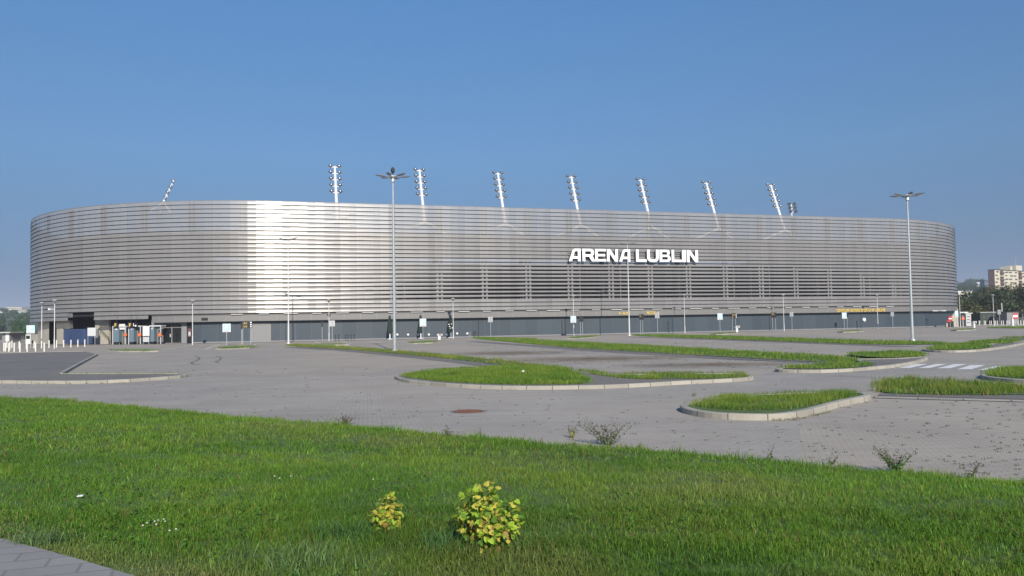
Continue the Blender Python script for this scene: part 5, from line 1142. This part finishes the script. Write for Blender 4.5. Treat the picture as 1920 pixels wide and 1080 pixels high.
tl = ['beside the stadium right edge', 'second from the stadium right edge', 'left of the tree below the tower block', 'below the left corner of the tower block', 'tallest, in front of the tower block', 'right of the tallest, before the tower block', 'behind the gap showing the tower block base', 'at the right edge of the picture', 'just beyond the right edge', 'far beyond the right edge', 'low one above the long container', 'low one above the thin white mast', 'low one behind the red and white board', 'low one behind the kiosk']
for i, (x, yt, D, wm) in enumerate(rt):
    r = ray(x, 600); P = np.array([r[0]/r[1]*D, D, -0.03]); H = z_at(P, yt); tree(P, H, wm*1.05, 5200, .30, [(0.055, 0.068, 0.022), (0.075, 0.078, 0.026), (0.045, 0.062, 0.024)][i % 3], 'dark bushy tree '+tl[i], 'dark trees at the right', 100+i)
lt = []
rg = np.random.default_rng(77)
for i in range(46):
    x = rg.uniform(-60, 66); D = rg.uniform(230, 640); lt.append((x, D))
for i, (x, D) in enumerate(sorted(lt, key=lambda q: q[1])):
    r = ray(x, 620); P = np.array([r[0]/r[1]*D, D, 0]); P[2] = terr(P[0], P[1])-.2; H = rg.uniform(4.0, 6.5) if D > 350 else rg.uniform(3.0, 4.2); tree(P, H, H*1.25, 1000, .34 if D < 350 else .5, (0.05, 0.10, 0.03), 'green hillside tree left of the stadium behind the bollards', 'hillside trees left of the stadium', 300+i, 'hillside_tree')
# ------------------------------------------------------------------ far buildings
def block(P, wd, dp, H, m, name, label, group, rot=0.0, floors=0, bays=0, winm=None, roofm=None, endm=None, stag=False, z0=0.0):
    P = np.array(P, float); P[2] = z0; ax = np.array([math.cos(rot), math.sin(rot), 0]); ay = np.array([-ax[1], ax[0], 0]); th = thing(name, P, label, 'building', group)
    c = P+ay*dp/2; MB().box(c+np.array([0, 0, H/2-2]), wd/2, dp/2, H/2+2, ax).build('wall', m, th)
    if endm is not None: MB().box(P-ax*(wd/2+.06)+ay*dp/2+np.array([0, 0, H/2-2]), .06, dp/2+.05, H/2+2.05, ax).build('end_wall', endm, th)
    MB().box(c+np.array([0, 0, H+.15]), wd/2+.2, dp/2+.2, .2, ax).build('roof', roofm or M['darkframe'], th)
    if floors:
        fh = H/floors; bw = wd/bays
        for f in range(floors):
            for k in range(bays):
                if RNG.random() < .04: continue
                q = P-ax*(wd/2-bw*(k+.5))-ay*.03+np.array([0, 0, fh*(f+.55)]); MB().box(q, bw*.30, .05, fh*.24, ax).build('window', winm or M['winglass'], th)
    return th, ax, ay, P
D = 480.0; A = np.array(gd(1870, D)); B = np.array(gd(1962, D+40)); zb = terr(A[0], A[1]); H = z_at((A[0], A[1]), 506)-zb
c = (A+B)/2; rot = math.atan2(B[1]-A[1], B[0]-A[0]); wdm = np.linalg.norm(B-A)
th, ax, ay, P = block(c, wdm, 3.6, H, M['cream'], 'tower_block', 'tall cream tower block with brown end wall above the right hand trees', None, rot, 0, 0, endm=M['brick'], z0=zb)
fl_n = 10; fh = H/fl_n; nb = 11; bw = wdm/nb
for f in range(fl_n):
    for k in range(nb):
        q = P-ax*(wdm/2-bw*(k+.5))+np.array([0, 0, fh*(f+.5)])
        if k in (1, 5, 9):
            MB().box(q-ay*.05, bw*.36, .08, fh*.40, ax).build('loggia', M['brick'], th); MB().box(q-ay*.7-np.array([0, 0, fh*.22]), bw*.40, .6, fh*.14, ax).build('balcony', M['brownpanel'] if (f+k) % 3 else M['cream'], th)
        else:
            dx = bw*.12*((f+k) % 2*2-1); MB().box(q-ay*.03+ax*dx, bw*(.33 if k % 2 else .26), .05, fh*.20, ax).build('window', M['winglass'], th)
for u, w_, h_ in ((-.10*wdm, 1.4, 2.8), (.06*wdm, 4.2, 3.6)): MB().box(P+ax*u+ay*5+np.array([0, 0, H+h_/2]), w_, 3, h_/2+.2, ax).build('roof_house', M['cream'], th)
MB().tube(P+ax*.1*wdm+ay*5+np.array([0, 0, H+3]), P+ax*.1*wdm+ay*5+np.array([0, 0, H+9]), .12).build('antenna', M['galv'], th)
def bld(x0, x1, yt, D, m, name, label, group, floors=0, bays=0, roofm=None, ybase=None):
    A = np.array(gd(x0, D)); B = np.array(gd(x1, D)); c = (A+B)/2; zb = terr(c[0], c[1]); H = z_at(c, yt)-zb
    if ybase: zb = z_at(c, ybase); H = z_at(c, yt)-zb
    return block(c, B[0]-A[0], (B[0]-A[0])*.6+4, H, m, name, label, group, 0, floors, bays, roofm=roofm, z0=zb)
M['bluegrey'] = mat('blue_grey_render', (0.13, 0.16, 0.22), 0.9, noise=0.1, scale=.3)
bld(1850.5, 1858.5, 526.5, 620, M['bluegrey'], 'apartment_block', 'blue grey block directly left of the cream tower block', None, 6, 3)
bld(1822, 1851, 535, 900, M['cream'], 'long_low_building', 'long pale building on the far hill left of the tower block', None, 2, 9, M['lightgrey'], 541)
bld(1836, 1843, 529.5, 905, M['white'], 'rooftop_house', 'small white house on top of the far hill left of the tower block', None, 1, 2, M['lightgrey'], 537)
bld(1806, 1812, 534, 950, M['white'], 'hillside_house', 'white house on the far hill closest to the stadium right edge', None, 2, 2, M['lightgrey'], 541)
bld(1800, 1826, 547, 330, M['cream'], 'pavilion', 'low pale building with white roof edge between stadium and trees', None, 1, 6, M['white'], 572)
bld(1806, 1822, 553.5, 322, M['lightgrey'], 'annex', 'pale low annex before the pavilion at the stadium right edge', None, 1, 3, M['lightgrey'], 575)
bld(8, 40, 576.5, 1150, M['cream'], 'hilltop_building', 'long cream building on top of the hill at the far left', None, 3, 10, M['cream'], 588)
bld(-30, 20, 581, 1120, M['lightcream'], 'hilltop_terrace', 'pale terrace of houses on the hill at the left edge of the picture', None, 2, 12, M['lightgrey'], 592)
bld(28, 57, 582.5, 1100, M['lightcream'], 'hilltop_terrace', 'pale terrace of houses on the hill next to the stadium left edge', None, 2, 9, M['lightgrey'], 590)
for i, (x, y, lab) in enumerate([(18, 593, 'highest of the three on the left slope'), (29, 591.5, 'left of the one nearest the stadium'), (38.5, 591.5, 'nearest the stadium and high'), (10.5, 600, 'with reddish wall, low left'), (25, 598, 'low, in the middle of the slope'), (42, 598.5, 'low, wide, near the stadium edge'), (50, 584, 'by the stadium edge at hill top level'), (55, 592, 'half hidden by the stadium edge')]):
    bld(x-2.6, x+2.6, y, 760, M['white'] if i != 3 else M['redwall'], 'hillside_house', 'small white hillside house '+lab if i != 3 else 'small reddish hillside house '+lab, 'small houses on the left hillside', 1, 2, M['lightgrey'], y+5)
# trees on the right far hill
for i in range(44):
    x = rg.uniform(1798, 1990) if i < 24 else rg.uniform(1798, 1852); D = rg.uniform(420, 860) if i < 24 else rg.uniform(560, 1050); r = ray(x, 560); P = np.array([r[0]/r[1]*D, D, 0]); P[2] = terr(P[0], P[1])-.3; H = rg.uniform(7, 11); tree(P, H, H*1.3, 800, .6, (0.045, 0.075, 0.03), 'distant hillside tree behind the dark trees at the right', 'hillside trees right of the stadium', 500+i, 'hillside_tree')
for i in range(18):
    x = rg.uniform(-70, 64); D = rg.uniform(640, 900); r = ray(x, 600); P = np.array([r[0]/r[1]*D, D, 0]); P[2] = terr(P[0], P[1])-.3; H = rg.uniform(4, 6.5); tree(P, H, H*1.6, 500, .8, (0.045, 0.085, 0.035), 'distant hillside tree below the cream building at the left', 'upper hillside trees left of the stadium', 600+i, 'hillside_tree')

# ------------------------------------------------------------------ haze
hm = bpy.data.materials.new('haze_air'); hm.use_nodes = True; hm.node_tree.nodes.remove(hm.node_tree.nodes['Principled BSDF'])
pv = hm.node_tree.nodes.new('ShaderNodeVolumePrincipled'); pv.inputs['Color'].default_value = (0.80, 0.87, 1.0, 1); pv.inputs['Density'].default_value = 0.00036; pv.inputs['Anisotropy'].default_value = 0.0
hm.node_tree.links.new(pv.outputs[0], hm.node_tree.nodes['Material Output'].inputs['Volume'])
props(MB().box((0, 0, 49), 4700, 4700, 52).build('haze', hm), 'thin pale blue air haze over the whole place', None, None, 'stuff')
